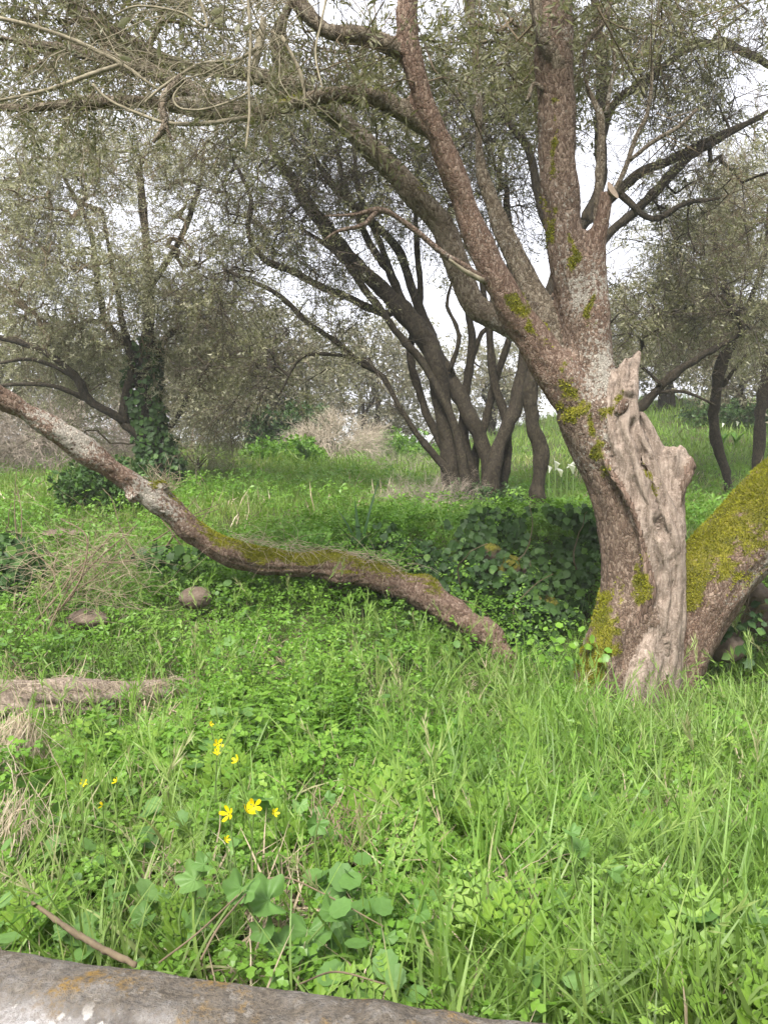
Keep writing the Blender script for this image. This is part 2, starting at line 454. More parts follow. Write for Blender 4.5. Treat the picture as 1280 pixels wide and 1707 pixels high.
# ------------------------------------------------------------------ ground
def grid_patch(xs, ys, zf):
    X, Y = np.meshgrid(xs, ys)
    Z = zf(X, Y)
    V = np.stack([X, Y, Z], -1).reshape(-1, 3)
    nx = len(xs)
    i = (np.arange(len(ys) - 1)[:, None] * nx + np.arange(nx - 1)[None]).ravel()
    return V, np.stack([i, i + 1, i + nx + 1, i + nx], 1)

near = np.arange(0.9, 14, 0.11)
ys = np.concatenate([[-30, -8, -2, 0.3], near, np.arange(14, 34, 0.5), np.array([36, 42, 52, 70, 100, 180, 300, 560])])
xs = np.concatenate([[-300, -200, -100, -50], np.arange(-30, -6, 1.0), np.arange(-6, 6.01, 0.11), np.arange(7, 31, 1.0), [50, 100, 200, 300]])
V, T = grid_patch(xs, ys, H)
link('ground', mesh('ground', V, T, M_SOIL), kind='structure')

# ------------------------------------------------------------------ the low wall at the camera
wa, wb = np.array([-0.72, 1.215]), np.array([0.18, 1.035])
wd = unit(wb - wa); wnrm = np.array([wd[1], -wd[0]])          # towards the camera
prof = [(-0.012, -0.55), (-0.008, -0.12), (0.0, -0.02), (0.012, -0.004), (0.03, 0.0), (0.06, 0.0), (0.085, -0.003), (0.105, -0.012), (0.13, -0.03), (0.16, -0.055), (0.19, -0.085), (0.22, -0.13), (0.235, -0.2), (0.24, -0.4), (0.24, -0.85)]
pr = catmull(np.array(prof), 4)
ss = np.arange(-1.6, 2.4, 0.014)
S, K = np.meshgrid(ss, np.arange(len(pr)), indexing='ij')
off = pr[K, 0]; dz = pr[K, 1]
V = np.stack([wa[0] + wd[0] * S + wnrm[0] * off, wa[1] + wd[1] * S + wnrm[1] * off, 0.8 + dz], -1).reshape(-1, 3)
nrmv = np.stack([wnrm[0] * 0.5 + 0 * off, wnrm[1] * 0.5 + 0 * off, 0.85 + 0 * off], -1).reshape(-1, 3)
V = V + nrmv * (0.022 * fbm(V, 4, 3, 3) + 0.012 * fbm(V, 20, 3, 8))[:, None]
V[:, 1] += 0.02 * vn(V * np.array([1, 0, 0]), 3, 4)
n_ = len(pr)
i = (np.arange(len(ss) - 1)[:, None] * n_ + np.arange(n_ - 1)[None]).ravel()
T = np.stack([i, i + n_, i + n_ + 1, i + 1], 1)
top = (sm(0.125, 0.075, off + 0.03 * fbm(V, 9, 2, 2).reshape(off.shape))).ravel()
link('wall', mesh('wall', V, T, M_CONC, attrs={'top': top}), label='low grey concrete wall with rounded lichen-stained top along the bottom edge', cat='wall')

# ------------------------------------------------------------------ fused gnarled trunks
def fuse(tubes, voxel, smooth_it=5):
    V, T = join(tubes)
    me = mesh('fuse_tmp', V, T, M_BARK)
    o = bpy.data.objects.new('fuse_tmp', me); COL.objects.link(o)
    md = o.modifiers.new('r', 'REMESH'); md.mode = 'VOXEL'; md.voxel_size = voxel
    ms = o.modifiers.new('s', 'SMOOTH'); ms.factor = 0.5; ms.iterations = smooth_it
    bpy.context.view_layer.update()
    ev = o.evaluated_get(bpy.context.evaluated_depsgraph_get())
    me2 = ev.to_mesh()
    nv = len(me2.vertices)
    V = np.zeros(nv * 3); me2.vertices.foreach_get('co', V); V = V.reshape(-1, 3)
    N = np.zeros(nv * 3); me2.vertices.foreach_get('normal', N); N = N.reshape(-1, 3)
    F = np.zeros(len(me2.loops), np.int32); me2.loops.foreach_get('vertex_index', F)
    F = F.reshape(-1, 4)
    ev.to_mesh_clear()
    bpy.data.objects.remove(o); bpy.data.meshes.remove(me)
    return V, N, F

def vnormals(V, F):
    n = np.cross(V[F[:, 2]] - V[F[:, 0]], V[F[:, 3]] - V[F[:, 1]])
    out = np.zeros_like(V)
    for k in range(4):
        np.add.at(out, F[:, k], n)
    return unit(out)

def nearest_limb(V, limbs):
    """limbs: list of (pts, rad) -> limb id and, for each vertex, coordinates that run along and around its limb"""
    n = len(V)
    best = np.full(n, 1e9); idx = np.zeros(n, int); arc = np.zeros(n); perp = np.zeros((n, 3))
    for li, (p, r) in enumerate(limbs):
        t = unit(np.gradient(p, axis=0))
        sl = np.concatenate([[0], np.cumsum(np.linalg.norm(np.diff(p, axis=0), axis=1))])
        for s0 in range(0, n, 20000):
            v = V[s0:s0 + 20000]
            d = np.linalg.norm(v[:, None] - p[None], axis=2)
            k = d.argmin(1)
            sc = d[np.arange(len(v)), k] / r[k]
            b = sc < best[s0:s0 + 20000]
            o = v - p[k]; u = np.sum(o * t[k], 1)
            best[s0:s0 + 20000][b] = sc[b]; idx[s0:s0 + 20000][b] = li
            arc[s0:s0 + 20000][b] = (sl[k] + u)[b]; perp[s0:s0 + 20000][b] = (o - t[k] * u[:, None] + li * 0.37)[b]
    return idx, (arc, perp), best

def barkify(V, N, F, along, amp=1.0, furrow=0.3):
    arc, perp = along
    ax = np.array([0.3, 0.2, 0.93])
    q = perp + ax * (arc * 0.28)[:, None]
    q2 = perp + ax * (arc * 0.6)[:, None]
    d = 0.022 * fbm(V, 3.5, 2, 1) + 0.010 * fbm(q, 13, 3, 4)
    d += 0.005 * (0.5 - np.minimum(cell(q2 + 0.008 * vn(q2, 30, 3)[:, None], 55, 2), 1)) + 0.003 * vn(q2, 90, 9)
    q3 = perp + ax * (arc * 0.07)[:, None] + 0.02 * np.stack([vn(V, 4, 31), vn(V, 4, 32), vn(V, 4, 33)], 1)
    ridge = 1 - np.abs(vn(q3, 16, 12)) * 1.6
    d = d * amp - furrow * 0.030 * np.clip(ridge, 0, 1) ** 2.2
    return V + N * d[:, None]

def split_parts(root, V, F, idx, names, mats, attrs):
    fi = idx[F].astype(int)
    fl = np.sort(fi, axis=1)[:, 1]
    made = []
    nrm = vnormals(V, F)
    for li, nm in enumerate(names):
        f = F[fl == li]
        if len(f) < 4:
            made.append(None); continue
        u, inv = np.unique(f, return_inverse=True)
        me = mesh(nm, local(V[u], root), inv.reshape(-1, 4), mats[li], attrs={a: b[u] for a, b in attrs.items()})
        me.normals_split_custom_set_from_vertices(nrm[u])
        made.append(link(nm, me, root))
    return made

def moss_tufts(root, V, N, F, moss, n, name='moss', size=0.009, rng=RNG):
    w = np.clip(moss[F].mean(1) - 0.28, 0, 1) ** 1.6
    e = np.linalg.norm(np.cross(V[F[:, 2]] - V[F[:, 0]], V[F[:, 3]] - V[F[:, 1]]), axis=1)
    w = w * e
    if w.sum() <= 0:
        return
    f = rng.choice(len(F), n, p=w / w.sum())
    b = rng.random((n, 4)) ; b /= b.sum(1, keepdims=True)
    p = np.einsum('nk,nkd->nd', b, V[F[f]]); nn = unit(np.einsum('nk,nkd->nd', b, N[F[f]]))
    d = unit(nn + 0.55 * rng.normal(size=(n, 3)))
    s = unit(np.cross(d, rng.normal(size=(n, 3))))
    L = size * (0.5 + rng.random(n))[:, None]
    p = p - nn * 0.002
    VV = np.stack([p - s * L * 0.28, p + s * L * 0.28, p + d * L], 1).reshape(-1, 3)
    TT = np.arange(3 * n).reshape(-1, 3)
    link(name, mesh(name, local(VV, root), TT, M_MOSS, attrs={'rnd': np.repeat(np.clip(0.5 * rng.random(n) + 0.25 + 0.55 * fbm(p, 6, 3, 88), 0, 1), 3)}, smooth=False), root, kind='stuff')

# ---- main tree
TY = 4.5
limb_specs = [
    ('trunk', M_BARK, [(1030, 1240, 100, TY), (1042, 1150, 84, TY), (1050, 1080, 76, TY), (1060, 980, 64, TY), (1062, 900, 60, TY), (1036, 815, 52, TY), (1002, 740, 52, TY), (972, 675, 50, TY)]),
    ('dead_wood', M_DEAD, [(1085, 1150, 50, TY - .05), (1092, 1060, 48, TY - .08), (1102, 960, 42, TY - .11), (1094, 890, 42, TY - .14), (1070, 820, 38, TY - .15), (1046, 750, 36, TY - .14), (1034, 695, 33, TY - .12), (1037, 645, 29, TY - .09), (1044, 618, 22, TY - .08)]),
    ('dead_fork', M_DEAD, [(1112, 900, 32, TY), (1110, 840, 27, TY - .01), (1100, 785, 22, TY), (1082, 730, 17, TY), (1060, 690, 13, TY)]),
    ('broken_stub', M_DEAD, [(1118, 880, 26, TY + .03), (1124, 825, 19, TY + .02), (1128, 785, 20, TY), (1128, 755, 18, TY - .02), (1123, 740, 10, TY - .02)]),
    ('limb', M_BARK_R, [(985, 700, 48, TY), (945, 640, 46, TY - .02), (905, 588, 42, TY - .04), (862, 528, 37, TY - .06), (822, 455, 34, TY - .1), (792, 392, 31, TY - .12), (765, 320, 29, TY - .15), (735, 240, 27, TY - .2), (712, 180, 26, TY - .25), (690, 110, 24, TY - .28), (678, 50, 22, TY - .3), (682, -30, 22, TY - .3), (700, -190, 18, TY - .3)]),
    ('limb', M_BARK, [(995, 690, 44, TY), (984, 620, 44, TY + .02), (974, 540, 38, TY + .04), (957, 460, 40, TY + .05), (941, 390, 38, TY + .06), (932, 320, 36, TY + .06), (927, 250, 34, TY + .06), (926, 150, 32, TY + .05), (925, 50, 31, TY), (925, -60, 29, TY), (935, -250, 22, TY)]),
    ('sawn_stub', M_BARK_R, [(985, 580, 30, TY), (988, 500, 28, TY - .02), (990, 430, 25, TY - .03), (1000, 372, 19, TY - .04), (1013, 318, 15, TY - .06)]),
    ('limb', M_BARK_G, [(945, 600, 34, TY + .12), (905, 530, 31, TY + .16), (863, 440, 27, TY + .22), (832, 372, 23, TY + .28), (806, 303, 16, TY + .34), (798, 252, 13, TY + .38), (797, 180, 12, TY + .4), (792, 90, 10, TY + .4), (780, -40, 8, TY + .4)]),
    ('limb', M_BARK_G, [(930, 590, 30, TY + .1), (880, 555, 26, TY + .2), (832, 535, 25, TY + .3), (790, 505, 27, TY + .4), (762, 440, 27, TY + .45), (742, 382, 28, TY + .5), (702, 337, 27, TY + .5), (655, 286, 25, TY + .5), (605, 236, 22, TY + .45), (560, 195, 21, TY + .4), (505, 150, 19, TY + .3), (470, 95, 18, TY + .2), (468, 40, 17, TY + .1), (505, -30, 15, TY)]),
    ('limb', M_BARK_R, [(1105, 1200, 56, TY + .15), (1122, 1110, 54, TY + .15), (1150, 1035, 58, TY + .15), (1185, 965, 66, TY + .15), (1230, 912, 70, TY + .15), (1290, 855, 76, TY + .15), (1400, 760, 66, TY + .2), (1500, 640, 50, TY + .3), (1560, 480, 34, TY + .4)]),
    ('branch', M_BARK_G, [(712, 215, 18, TY - .2), (690, 195, 20, TY - .2), (640, 168, 18, TY - .25), (580, 160, 17, TY - .35), (520, 166, 17, TY - .45), (470, 180, 17, TY - .55), (420, 192, 16, TY - .65), (340, 182, 13, TY - .8), (250, 172, 12, TY - .9), (140, 172, 12, TY - 1.0), (50, 180, 11, TY - 1.05), (-80, 178, 10, TY - 1.1)]),
    ('branch', M_BARK_G, [(684, 92, 16, TY - .28), (655, 78, 13, TY - .3), (605, 60, 14, TY - .35), (545, 50, 16, TY - .4), (500, 5, 15, TY - .4), (470, -60, 13, TY - .4)]),
    ('branch', M_BARK_G, [(420, 192, 15, TY - .65), (345, 168, 14, TY - .7), (265, 122, 13, TY - .75), (200, 104, 13, TY - .8), (130, 85, 13, TY - .85), (60, 74, 12, TY - .9), (-60, 50, 9, TY - .95)]),
    ('branch', M_BARK_G, [(500, 145, 13, TY + .25), (410, 125, 13, TY + .1), (310, 112, 14, TY), (240, 88, 15, TY), (180, 58, 16, TY), (110, -2, 15, TY), (60, -60, 14, TY)]),
    ('branch', M_BARK_G, [(990, 420, 12, TY + .1), (998, 320, 11, TY + .12), (1000, 250, 11, TY + .14), (998, 195, 11, TY + .15), (976, 135, 10, TY + .16), (976, 75, 10, TY + .16), (1008, 30, 10, TY + .16), (1030, -60, 8, TY + .16)]),
    ('branch', M_BARK_G, [(930, 110, 14, TY - .03), (905, 60, 12, TY - .06), (890, 10, 11, TY - .06), (880, -60, 9, TY - .06)]),
    ('callus_ridge', M_LIP, [(1004, 755, 7, TY - .17), (1020, 790, 9, TY - .2), (1042, 828, 10, TY - .225), (1060, 875, 10, TY - .235), (1070, 925, 11, TY - .23), (1075, 955, 14, TY - .23), (1082, 978, 15, TY - .23), (1076, 1008, 13, TY - .23), (1062, 1035, 7, TY - .22)]),
    ('root_flare', M_BARK, [(1040, 1010, 30, TY - .1), (1010, 1070, 36, TY - .14), (992, 1130, 36, TY - .18), (980, 1200, 36, TY - .2)]),
    ('root_flare', M_DEAD, [(1085, 1020, 34, TY - .1), (1075, 1090, 40, TY - .16), (1062, 1150, 42, TY - .2), (1055, 1220, 44, TY - .22)]),
    ('splinter', M_DEAD, [(1038, 655, 22, TY - .09), (1029, 625, 12, TY - .09), (1026, 607, 5, TY - .08)]),
    ('splinter', M_DEAD, [(1042, 655, 24, TY - .08), (1055, 615, 15, TY - .06), (1066, 583, 6, TY - .04)]),
    ('splinter', M_DEAD, [(1042, 640, 16, TY - .08), (1042, 608, 9, TY - .09), (1045, 590, 4, TY - .09)]),
    ('burl', M_LIP, [(1126, 805, 13, TY), (1140, 786, 17, TY - .02), (1150, 774, 14, TY - .03), (1158, 772, 7, TY - .03)]),
    ('knot', M_DEAD, [(1042, 668, 14, TY - .13), (1046, 652, 14, TY - .18), (1049, 645, 8, TY - .22)]),
    ('bark_rim', M_BARK, [(1128, 850, 8, TY - .06), (1136, 815, 7, TY - .07), (1148, 790, 7, TY - .06)]),
]
SC = {4: 0.74, 5: 0.92, 6: 0.85, 7: 0.74, 8: 0.8, 10: 0.85, 11: 0.85, 14: 0.8}
for k_, f_ in SC.items():
    nm_, mt_, sp_ = limb_specs[k_]
    limb_specs[k_] = (nm_, mt_, [(a_, b_, c_ * (f_ if i_ > 1 else 0.5 + 0.5 * f_), d_) for i_, (a_, b_, c_, d_) in enumerate(sp_)])
base = np.array([P(1050, 1150, TY)[0], TY, H1(P(1050, 1150, TY)[0], TY)])
tree = thing('olive_tree', base, 'big gnarled olive tree with split pale trunk and mossy leaning limb, nearest tree', 'tree')
limbs = [path(s, 7) for _, _, s in limb_specs]
tubes = []
for k, (p, r) in enumerate(limbs):
    cap = r.copy()
    tubes.append(tube(p, cap, 18, True, 0.12, k))
# burl at the stub's end and at the elbow of the dead column
V, N, F = fuse(tubes, 0.0155, 8)
idx, tan, _ = nearest_limb(V, limbs)
nomove = np.isin(idx, [6])
isd = np.isin(idx, [1, 2, 3, 18, 19, 20, 21, 23])
V = barkify(V, N, F, tan, np.where(isd, 0.45, 1.0), np.where(isd, 0.9, 0.3))
N = vnormals(V, F)

def pix(V):
    d = V - EYE
    z = d @ FWD
    return PW / 2 + FPX * (d @ RGT) / z, PH / 2 - FPX * (d @ UPV) / z

def blob(x, y, cx, cy_, rx, ry, ang=0.0):
    a = R(ang); dx, dy = x - cx, y - cy_
    u = (dx * math.cos(a) + dy * math.sin(a)) / rx; v = (-dx * math.sin(a) + dy * math.cos(a)) / ry
    return np.clip(1.25 - np.sqrt(u * u + v * v), 0, 1)

x_, y_ = pix(V)
def carve(line, half, depth):
    """a crack along the face of the dead wood"""
    d = np.full(len(V), 1e9)
    for (ax_, ay_), (bx_, by_) in zip(line[:-1], line[1:]):
        ux, uy = bx_ - ax_, by_ - ay_
        t = np.clip(((x_ - ax_) * ux + (y_ - ay_) * uy) / (ux * ux + uy * uy), 0, 1)
        d = np.minimum(d, np.hypot(x_ + 5 * vn(V, 12, 71) - ax_ - t * ux, y_ - ay_ - t * uy))
    return depth * np.exp(-(d / half) ** 2) * (N[:, 1] < 0.2) * (V[:, 1] < TY + .1)
cut = carve([(1060, 705), (1072, 750), (1086, 795), (1098, 850), (1104, 890)], 8, 0.05) * np.isin(idx, [1, 2, 3])
cut += carve([(1052, 800), (1078, 850), (1092, 910), (1097, 960), (1098, 1000)], 5, 0.018) * np.isin(idx, [1, 2])
cut += carve([(1112, 880), (1122, 930), (1124, 1000), (1116, 1060)], 4, 0.025) * np.isin(idx, [1, 2, 3])
cut += carve([(1030, 640), (1022, 690), (1030, 740)], 4, 0.03) * np.isin(idx, [1, 19, 20])
cut += carve([(1052, 610), (1046, 650)], 4, 0.03) * np.isin(idx, [1, 19, 20, 21])
V = V - N * cut[:, None]
N = vnormals(V, F)
nz = fbm(V, 7, 3, 21)
wx = 16 * fbm(V, 9, 3, 51) + 7 * fbm(V, 30, 2, 53); wy = 26 * fbm(V, 9, 3, 52) + 8 * fbm(V, 30, 2, 54)
front = (V[:, 1] < TY + 0.1)
moss = np.zeros(len(V))
big = idx == 9
moss[big] = np.clip(0.85 * N[big, 2] - 0.22 * N[big, 1] - 0.12 * N[big, 0] + 0.16 + 0.6 * nz[big] + 0.25 * fbm(V[big], 25, 2, 57), 0, 1) * sm(1060, 1000, y_[big])
for cx, cy_, rx, ry, an in ((1005, 1040, 42, 90, 15), (1062, 985, 20, 55, 0), (985, 1110, 30, 50, 0), (945, 645, 22, 60, -12), (960, 690, 30, 22, 0), (985, 720, 12, 40, -10), (1000, 760, 18, 60, -18), (866, 508, 20, 40, -35), (912, 370, 16, 60, 0), (953, 430, 11, 40, 0), (926, 250, 11, 90, 0), (988, 520, 9, 45, 10), (1086, 790, 8, 60, -18), (1018, 670, 12, 34, 30), (900, 560, 14, 40, -40)):
    m_ = blob(x_ + wx, y_ + wy, cx, cy_, rx, ry, an) * (idx != 9)
    moss = np.maximum(moss, np.clip(m_ * (0.62 if rx < 25 else 0.8) + 0.55 * nz + 0.4 * fbm(V, 28, 2, 55), 0, 1) * sm(0, 0.35, m_))
br = np.isin(idx, [8, 10, 11])
moss[br] = np.maximum(moss[br], np.clip(0.45 * N[br, 2] + 0.12 + 0.5 * nz[br], 0, 1) * 0.8)
lich = np.clip(fbm(V, 2.5, 2, 40) + 0.3, 0, 1)
lich += 0.15 * sm(700, 420, y_) * sm(830, 900, x_)
parts = split_parts(tree, V, F, idx, [s[0] for s in limb_specs], [s[1] for s in limb_specs], {'moss': moss, 'lichen': lich})
moss_tufts(tree, V, N, F, moss, 42000, size=0.013)

# sawn face of the stub
e = limbs[6][0][-1]; ed = unit(limbs[6][0][-1] - limbs[6][0][-4])
fn = unit(ed * 0.5 + np.array([0.55, -0.75, 0.1]))
a = np.linspace(0, 2 * np.pi, 28, endpoint=False)
u_ = unit(np.cross(fn, [0, 0, 1])); v_ = np.cross(fn, u_)
c0 = e + fn * 0.012 + np.array([0.01, -0.02, -0.01])
rr = 0.045 * (1 + 0.07 * np.sin(3 * a + 1))
ring = c0 + (np.cos(a) * rr * 0.8)[:, None] * u_ + (np.sin(a) * rr * 1.25)[:, None] * v_
Vc = np.vstack([ring, ring * 0.25 + 0.75 * c0 - fn * 0.03, c0 + fn * 0.001])
k = np.arange(28); k2 = (k + 1) % 28
Tc = np.vstack([np.stack([k, k2, np.full(28, 56)], 1), np.stack([k, k + 28, k2], 1), np.stack([k2, k + 28, k2 + 28], 1)])
link('cut_face', mesh('cut_face', local(Vc, tree), Tc, M_CUT, smooth=False), parts[6], label='pale sawn end of the pruned limb')

# jagged splinters at the top of the dead column, knot, knob at broken stub
def chunk(name, px, py, Y, sx, sy, sz, material, seed, parent, rough=0.25, sub=4):
    import bmesh
    bm = bmesh.new(); bmesh.ops.create_icosphere(bm, subdivisions=sub, radius=1.0)
    Vv = np.array([v.co[:] for v in bm.verts]); Ff = np.array([[v.index for v in f.verts] for f in bm.faces]); bm.free()
    Vv = Vv * (1 + rough * fbm(Vv + seed * 3.1, 1.3, 3, seed)[:, None] + 0.05 * fbm(Vv + seed, 6, 2, seed)[:, None])
    Vv = Vv * np.array([sx, sy, sz])
    return Vv, Ff

def add_chunk(name, px, py, Y, r3, material, seed, parent, tilt=0.0, rough=0.25, **kw):
    Vv, Ff = chunk(name, px, py, Y, *r3, material, seed, parent, rough)
    ca, sa = math.cos(tilt), math.sin(tilt)
    Vv = np.stack([Vv[:, 0] * ca - Vv[:, 2] * sa, Vv[:, 1], Vv[:, 0] * sa + Vv[:, 2] * ca], 1) + P(px, py, Y)
    at = {'moss': np.zeros(len(Vv)), 'lichen': np.full(len(Vv), 0.4)}
    return link(name, mesh(name, local(Vv, parent), Ff, material, attrs=at), parent, **kw)

add_chunk('cavity', 1036, 678, TY - .21, (0.03, 0.03, 0.055), M_LIP, 9, tree, -0.5, 0.3)

def twig_part(root, spec, material, name='twig', sides=6, wob=0.15, n=5, **kw):
    p, r = path(spec, n)
    Vs, Ts = tube(p, r, sides, True, wob, len(spec))
    z = np.zeros(len(Vs))
    return link(name, mesh(name, local(Vs, root), Ts, material, attrs={'moss': z, 'lichen': z + 0.5}), root, **kw)

# dead snag and pale side twigs
twig_part(tree, [(812, 470, 7, TY - .2), (770, 442, 6, TY - .24), (735, 420, 5.5, TY - .28), (700, 390, 5, TY - .3), (655, 358, 4.5, TY - .32), (628, 350, 5.5, TY - .33), (590, 358, 3, TY - .34), (540, 360, 1.2, TY - .36)], M_BARK, 'dead_branch', wob=0.3)
twig_part(tree, [(628, 352, 5, TY - .33), (605, 375, 4, TY - .36), (565, 385, 3, TY - .38), (540, 400, 1.2, TY - .4)], M_BARK, 'dead_branch', wob=0.3)
twig_part(tree, [(805, 468, 5, TY - .25), (775, 452, 4, TY - .28), (748, 432, 2, TY - .3)], M_TWIGP, 'dead_branch')
for sp in ([(1022, 320, 5, TY), (1040, 285, 6, TY), (1060, 228, 6, TY - .02), (1078, 190, 5, TY - .04), (1086, 130, 4, TY - .05), (1084, 60, 2, TY - .05)],
           [(1048, 268, 5, TY - .01), (1090, 235, 5, TY - .05), (1130, 212, 5, TY - .08), (1162, 182, 4, TY - .1)],
           [(1010, 190, 6, TY + .15), (1016, 150, 5, TY + .15), (1024, 110, 4, TY + .14), (1018, 50, 3, TY + .14)],
           [(878, 170, 5, TY), (890, 140, 5, TY), (905, 150, 5, TY)]):
    twig_part(tree, [(a_, b_, c_ * .7, d_) for a_, b_, c_, d_ in sp], M_BARK_G, wob=0.3)

# ------------------------------------------------------------------ foliage machinery
def leaf_tris(b, d, s, L, W, fold=0.15, mid=0.45):
    """b,d,s (N,3), L,W (N,) -> V (4N,3), T (2N,3)"""
    n = np.cross(d, s)
    m = b + d * (L * mid)[:, None]
    V = np.stack([b, m + s * (W / 2)[:, None] + n * (W * fold)[:, None], b + d * L[:, None], m - s * (W / 2)[:, None] + n * (W * fold)[:, None]], 1).reshape(-1, 3)
    i = np.arange(len(b))[:, None] * 4
    T = np.concatenate([i + np.array([[0, 1, 2]]), i + np.array([[0, 2, 3]])], 1).reshape(-1, 3)
    return V, T

def leaf_tri(b, d, s, L, W):
    m = b + d * (L * 0.35)[:, None]
    V = np.stack([b - s * (W * .35)[:, None] + d * (L * .1)[:, None], m + s * (W * .75)[:, None], b + d * L[:, None]], 1).reshape(-1, 3)
    return V, np.arange(len(V)).reshape(-1, 3)

def cone_tris(p0, p1, r0):
    d = unit(p1 - p0); a = unit(np.cross(d, [0.3, 0.5, 0.8])); b = np.cross(d, a)
    n = len(p0)
    V = np.stack([p0 + (a * math.cos(t) + b * math.sin(t)) * r0 for t in (0, 2.09, 4.19)] + [p1], 1).reshape(-1, 3)
    i = np.arange(n)[:, None] * 4
    T = np.concatenate([i + np.array([[0, 1, 3]]), i + np.array([[1, 2, 3]]), i + np.array([[2, 0, 3]])], 1).reshape(-1, 3)
    return V, T

def make_spray(seed, length=0.4, nside=7, per=9, leaf=0.045, wid=0.26, droop=0.3, twig=0.0022, bare=False, one=False):
    r = np.random.default_rng(seed)
    t = np.linspace(0, 1, 6)
    ax = np.stack([0.12 * length * np.sin(t * 3 + r.random() * 6) * t, -droop * length * t ** 2, length * t], 1)
    def at(u):
        return np.stack([np.interp(u, t, ax[:, k]) for k in range(3)], -1)
    p0 = ax[:-1]; p1 = ax[1:] + (ax[1:] - ax[:-1]) * 0.05
    parts = [cone_tris(p0[[0, 2]], ax[[3, 5]], twig)]
    u = r.uniform(0.1, 0.98, nside)
    b = at(u)
    ang = r.uniform(0, 2 * np.pi, nside)
    d = unit(np.stack([np.cos(ang), np.sin(ang) - 0.2, 0.4 + 0.8 * r.random(nside)], 1))
    ln = length * r.uniform(0.25, 0.6, nside) * (1.1 - 0.5 * u)
    e = b + d * ln[:, None]
    parts.append(cone_tris(b, e, twig * 0.6))
    if bare:
        k = nside * 2
        si = r.integers(0, nside, k); uu = r.uniform(0.2, 0.95, k)[:, None]
        bb = b[si] * (1 - uu) + e[si] * uu
        dd = unit(d[si] + r.normal(size=(k, 3)) * 0.7)
        parts.append(cone_tris(bb, bb + dd * (length * r.uniform(0.08, 0.25, k))[:, None], twig * 0.45))
    V, T = join(parts); nt_ = len(T); nvt = len(V)
    mi = np.ones(nt_, int); rn = np.full(nvt, 0.5)
    if per:
        n = nside * per
        si = np.repeat(np.arange(nside), per); uu = np.tile(np.linspace(0.12, 1.0, per), nside)[:, None]
        lb = b[si] * (1 - uu) + e[si] * uu
        n2 = int(per * 1.5); ub = r.uniform(0.2, 1, n2)
        lb = np.vstack([lb, at(ub)]); dd = np.vstack([d[si], np.tile([0, 0, 1.0], (n2, 1))])
        q = r.normal(size=lb.shape)
        ld = unit(unit(dd) * 0.6 + unit(q - dd * np.sum(q * dd, 1)[:, None]) * 0.9)
        s = unit(np.cross(ld, r.normal(size=ld.shape)))
        L = leaf * r.uniform(0.6, 1.25, len(lb))
        Vl, Tl = leaf_tri(lb, ld, s, L, L * wid) if one else leaf_tris(lb, ld, s, L, L * wid)
        T = np.vstack([T, Tl + nvt]); V = np.vstack([V, Vl])
        mi = np.concatenate([mi, np.zeros(len(Tl), int)]); rn = np.concatenate([rn, np.repeat(r.random(len(lb)), len(Vl) // len(lb))])
    return V, T, mi, rn

def basis(d, rng, roll=None):
    """columns x,y,z with z=d"""
    d = unit(d)
    up = np.tile([0, 0, 1.0], (len(d), 1)); up[np.abs(d[:, 2]) > 0.95] = [1, 0, 0]
    x = unit(np.cross(up, d)); y = np.cross(d, x)     # y leans upward: the sprays' droop (-y) points down
    a = rng.normal(size=len(d)) * 0.5 if roll is None else roll
    c, s = np.cos(a)[:, None], np.sin(a)[:, None]
    return np.stack([x * c + y * s, -x * s + y * c, d], 2)

def scatter(templates, which, pos, B, scale, rng, jitter=0.22, irnd=None):
    Vs, Ts, Ms, Rs, o = [], [], [], [], 0
    if irnd is None:
        irnd = rng.normal(size=len(pos)) * jitter
    for k, (V, T, mi, rn) in enumerate(templates):
        w = np.where(which == k)[0]
        if not len(w):
            continue
        VV = np.einsum('nij,vj->nvi', B[w] * scale[w][:, None, None], V) + pos[w][:, None]
        n = len(w)
        Vs.append(VV.reshape(-1, 3))
        Ts.append((T[None] + (np.arange(n) * len(V))[:, None, None]).reshape(-1, 3) + o)
        Ms.append(np.tile(mi, n)); Rs.append(np.clip(rn[None] * 0.75 + 0.12 + irnd[w][:, None], 0, 1).reshape(-1))
        o += n * len(V)
    return np.vstack(Vs), np.vstack(Ts), np.concatenate(Ms), np.concatenate(Rs)

def grow(skel, targets, rng, step=0.16, sag=0.05):
    d0 = np.min(np.linalg.norm(targets[:, None] - skel[None], axis=2), axis=1)
    targets = targets[np.argsort(d0)]
    cap = len(skel) + int(np.sum(d0) / step * 2 + len(targets) * 6) + 100
    nodes = np.zeros((cap, 3)); nodes[:len(skel)] = skel
    par = np.full(cap, -1); n = len(skel); ends = []
    for t in targets:
        d = np.linalg.norm(nodes[:n] - t, axis=1)
        i = int(d.argmin()); L = d[i]
        m = max(1, int(np.ceil(L / step)))
        if n + m >= cap:
            break
        a = nodes[i]; off = rng.normal(size=3) * 0.13 * L + np.array([0, 0, sag * L])
        last = i
        for q in range(1, m + 1):
            u = q / m
            nodes[n] = a + (t - a) * u + off * math.sin(math.pi * u) + rng.normal(size=3) * 0.018 * (u < 1)
            par[n] = last; last = n; n += 1
        ends.append(last)
    nodes, par = nodes[:n], par[:n]
    cnt = np.zeros(n)
    cnt[ends] += 1
    for i in range(n - 1, len(skel) - 1, -1):
        cnt[par[i]] += cnt[i]
    return nodes, par, cnt, np.array(ends)

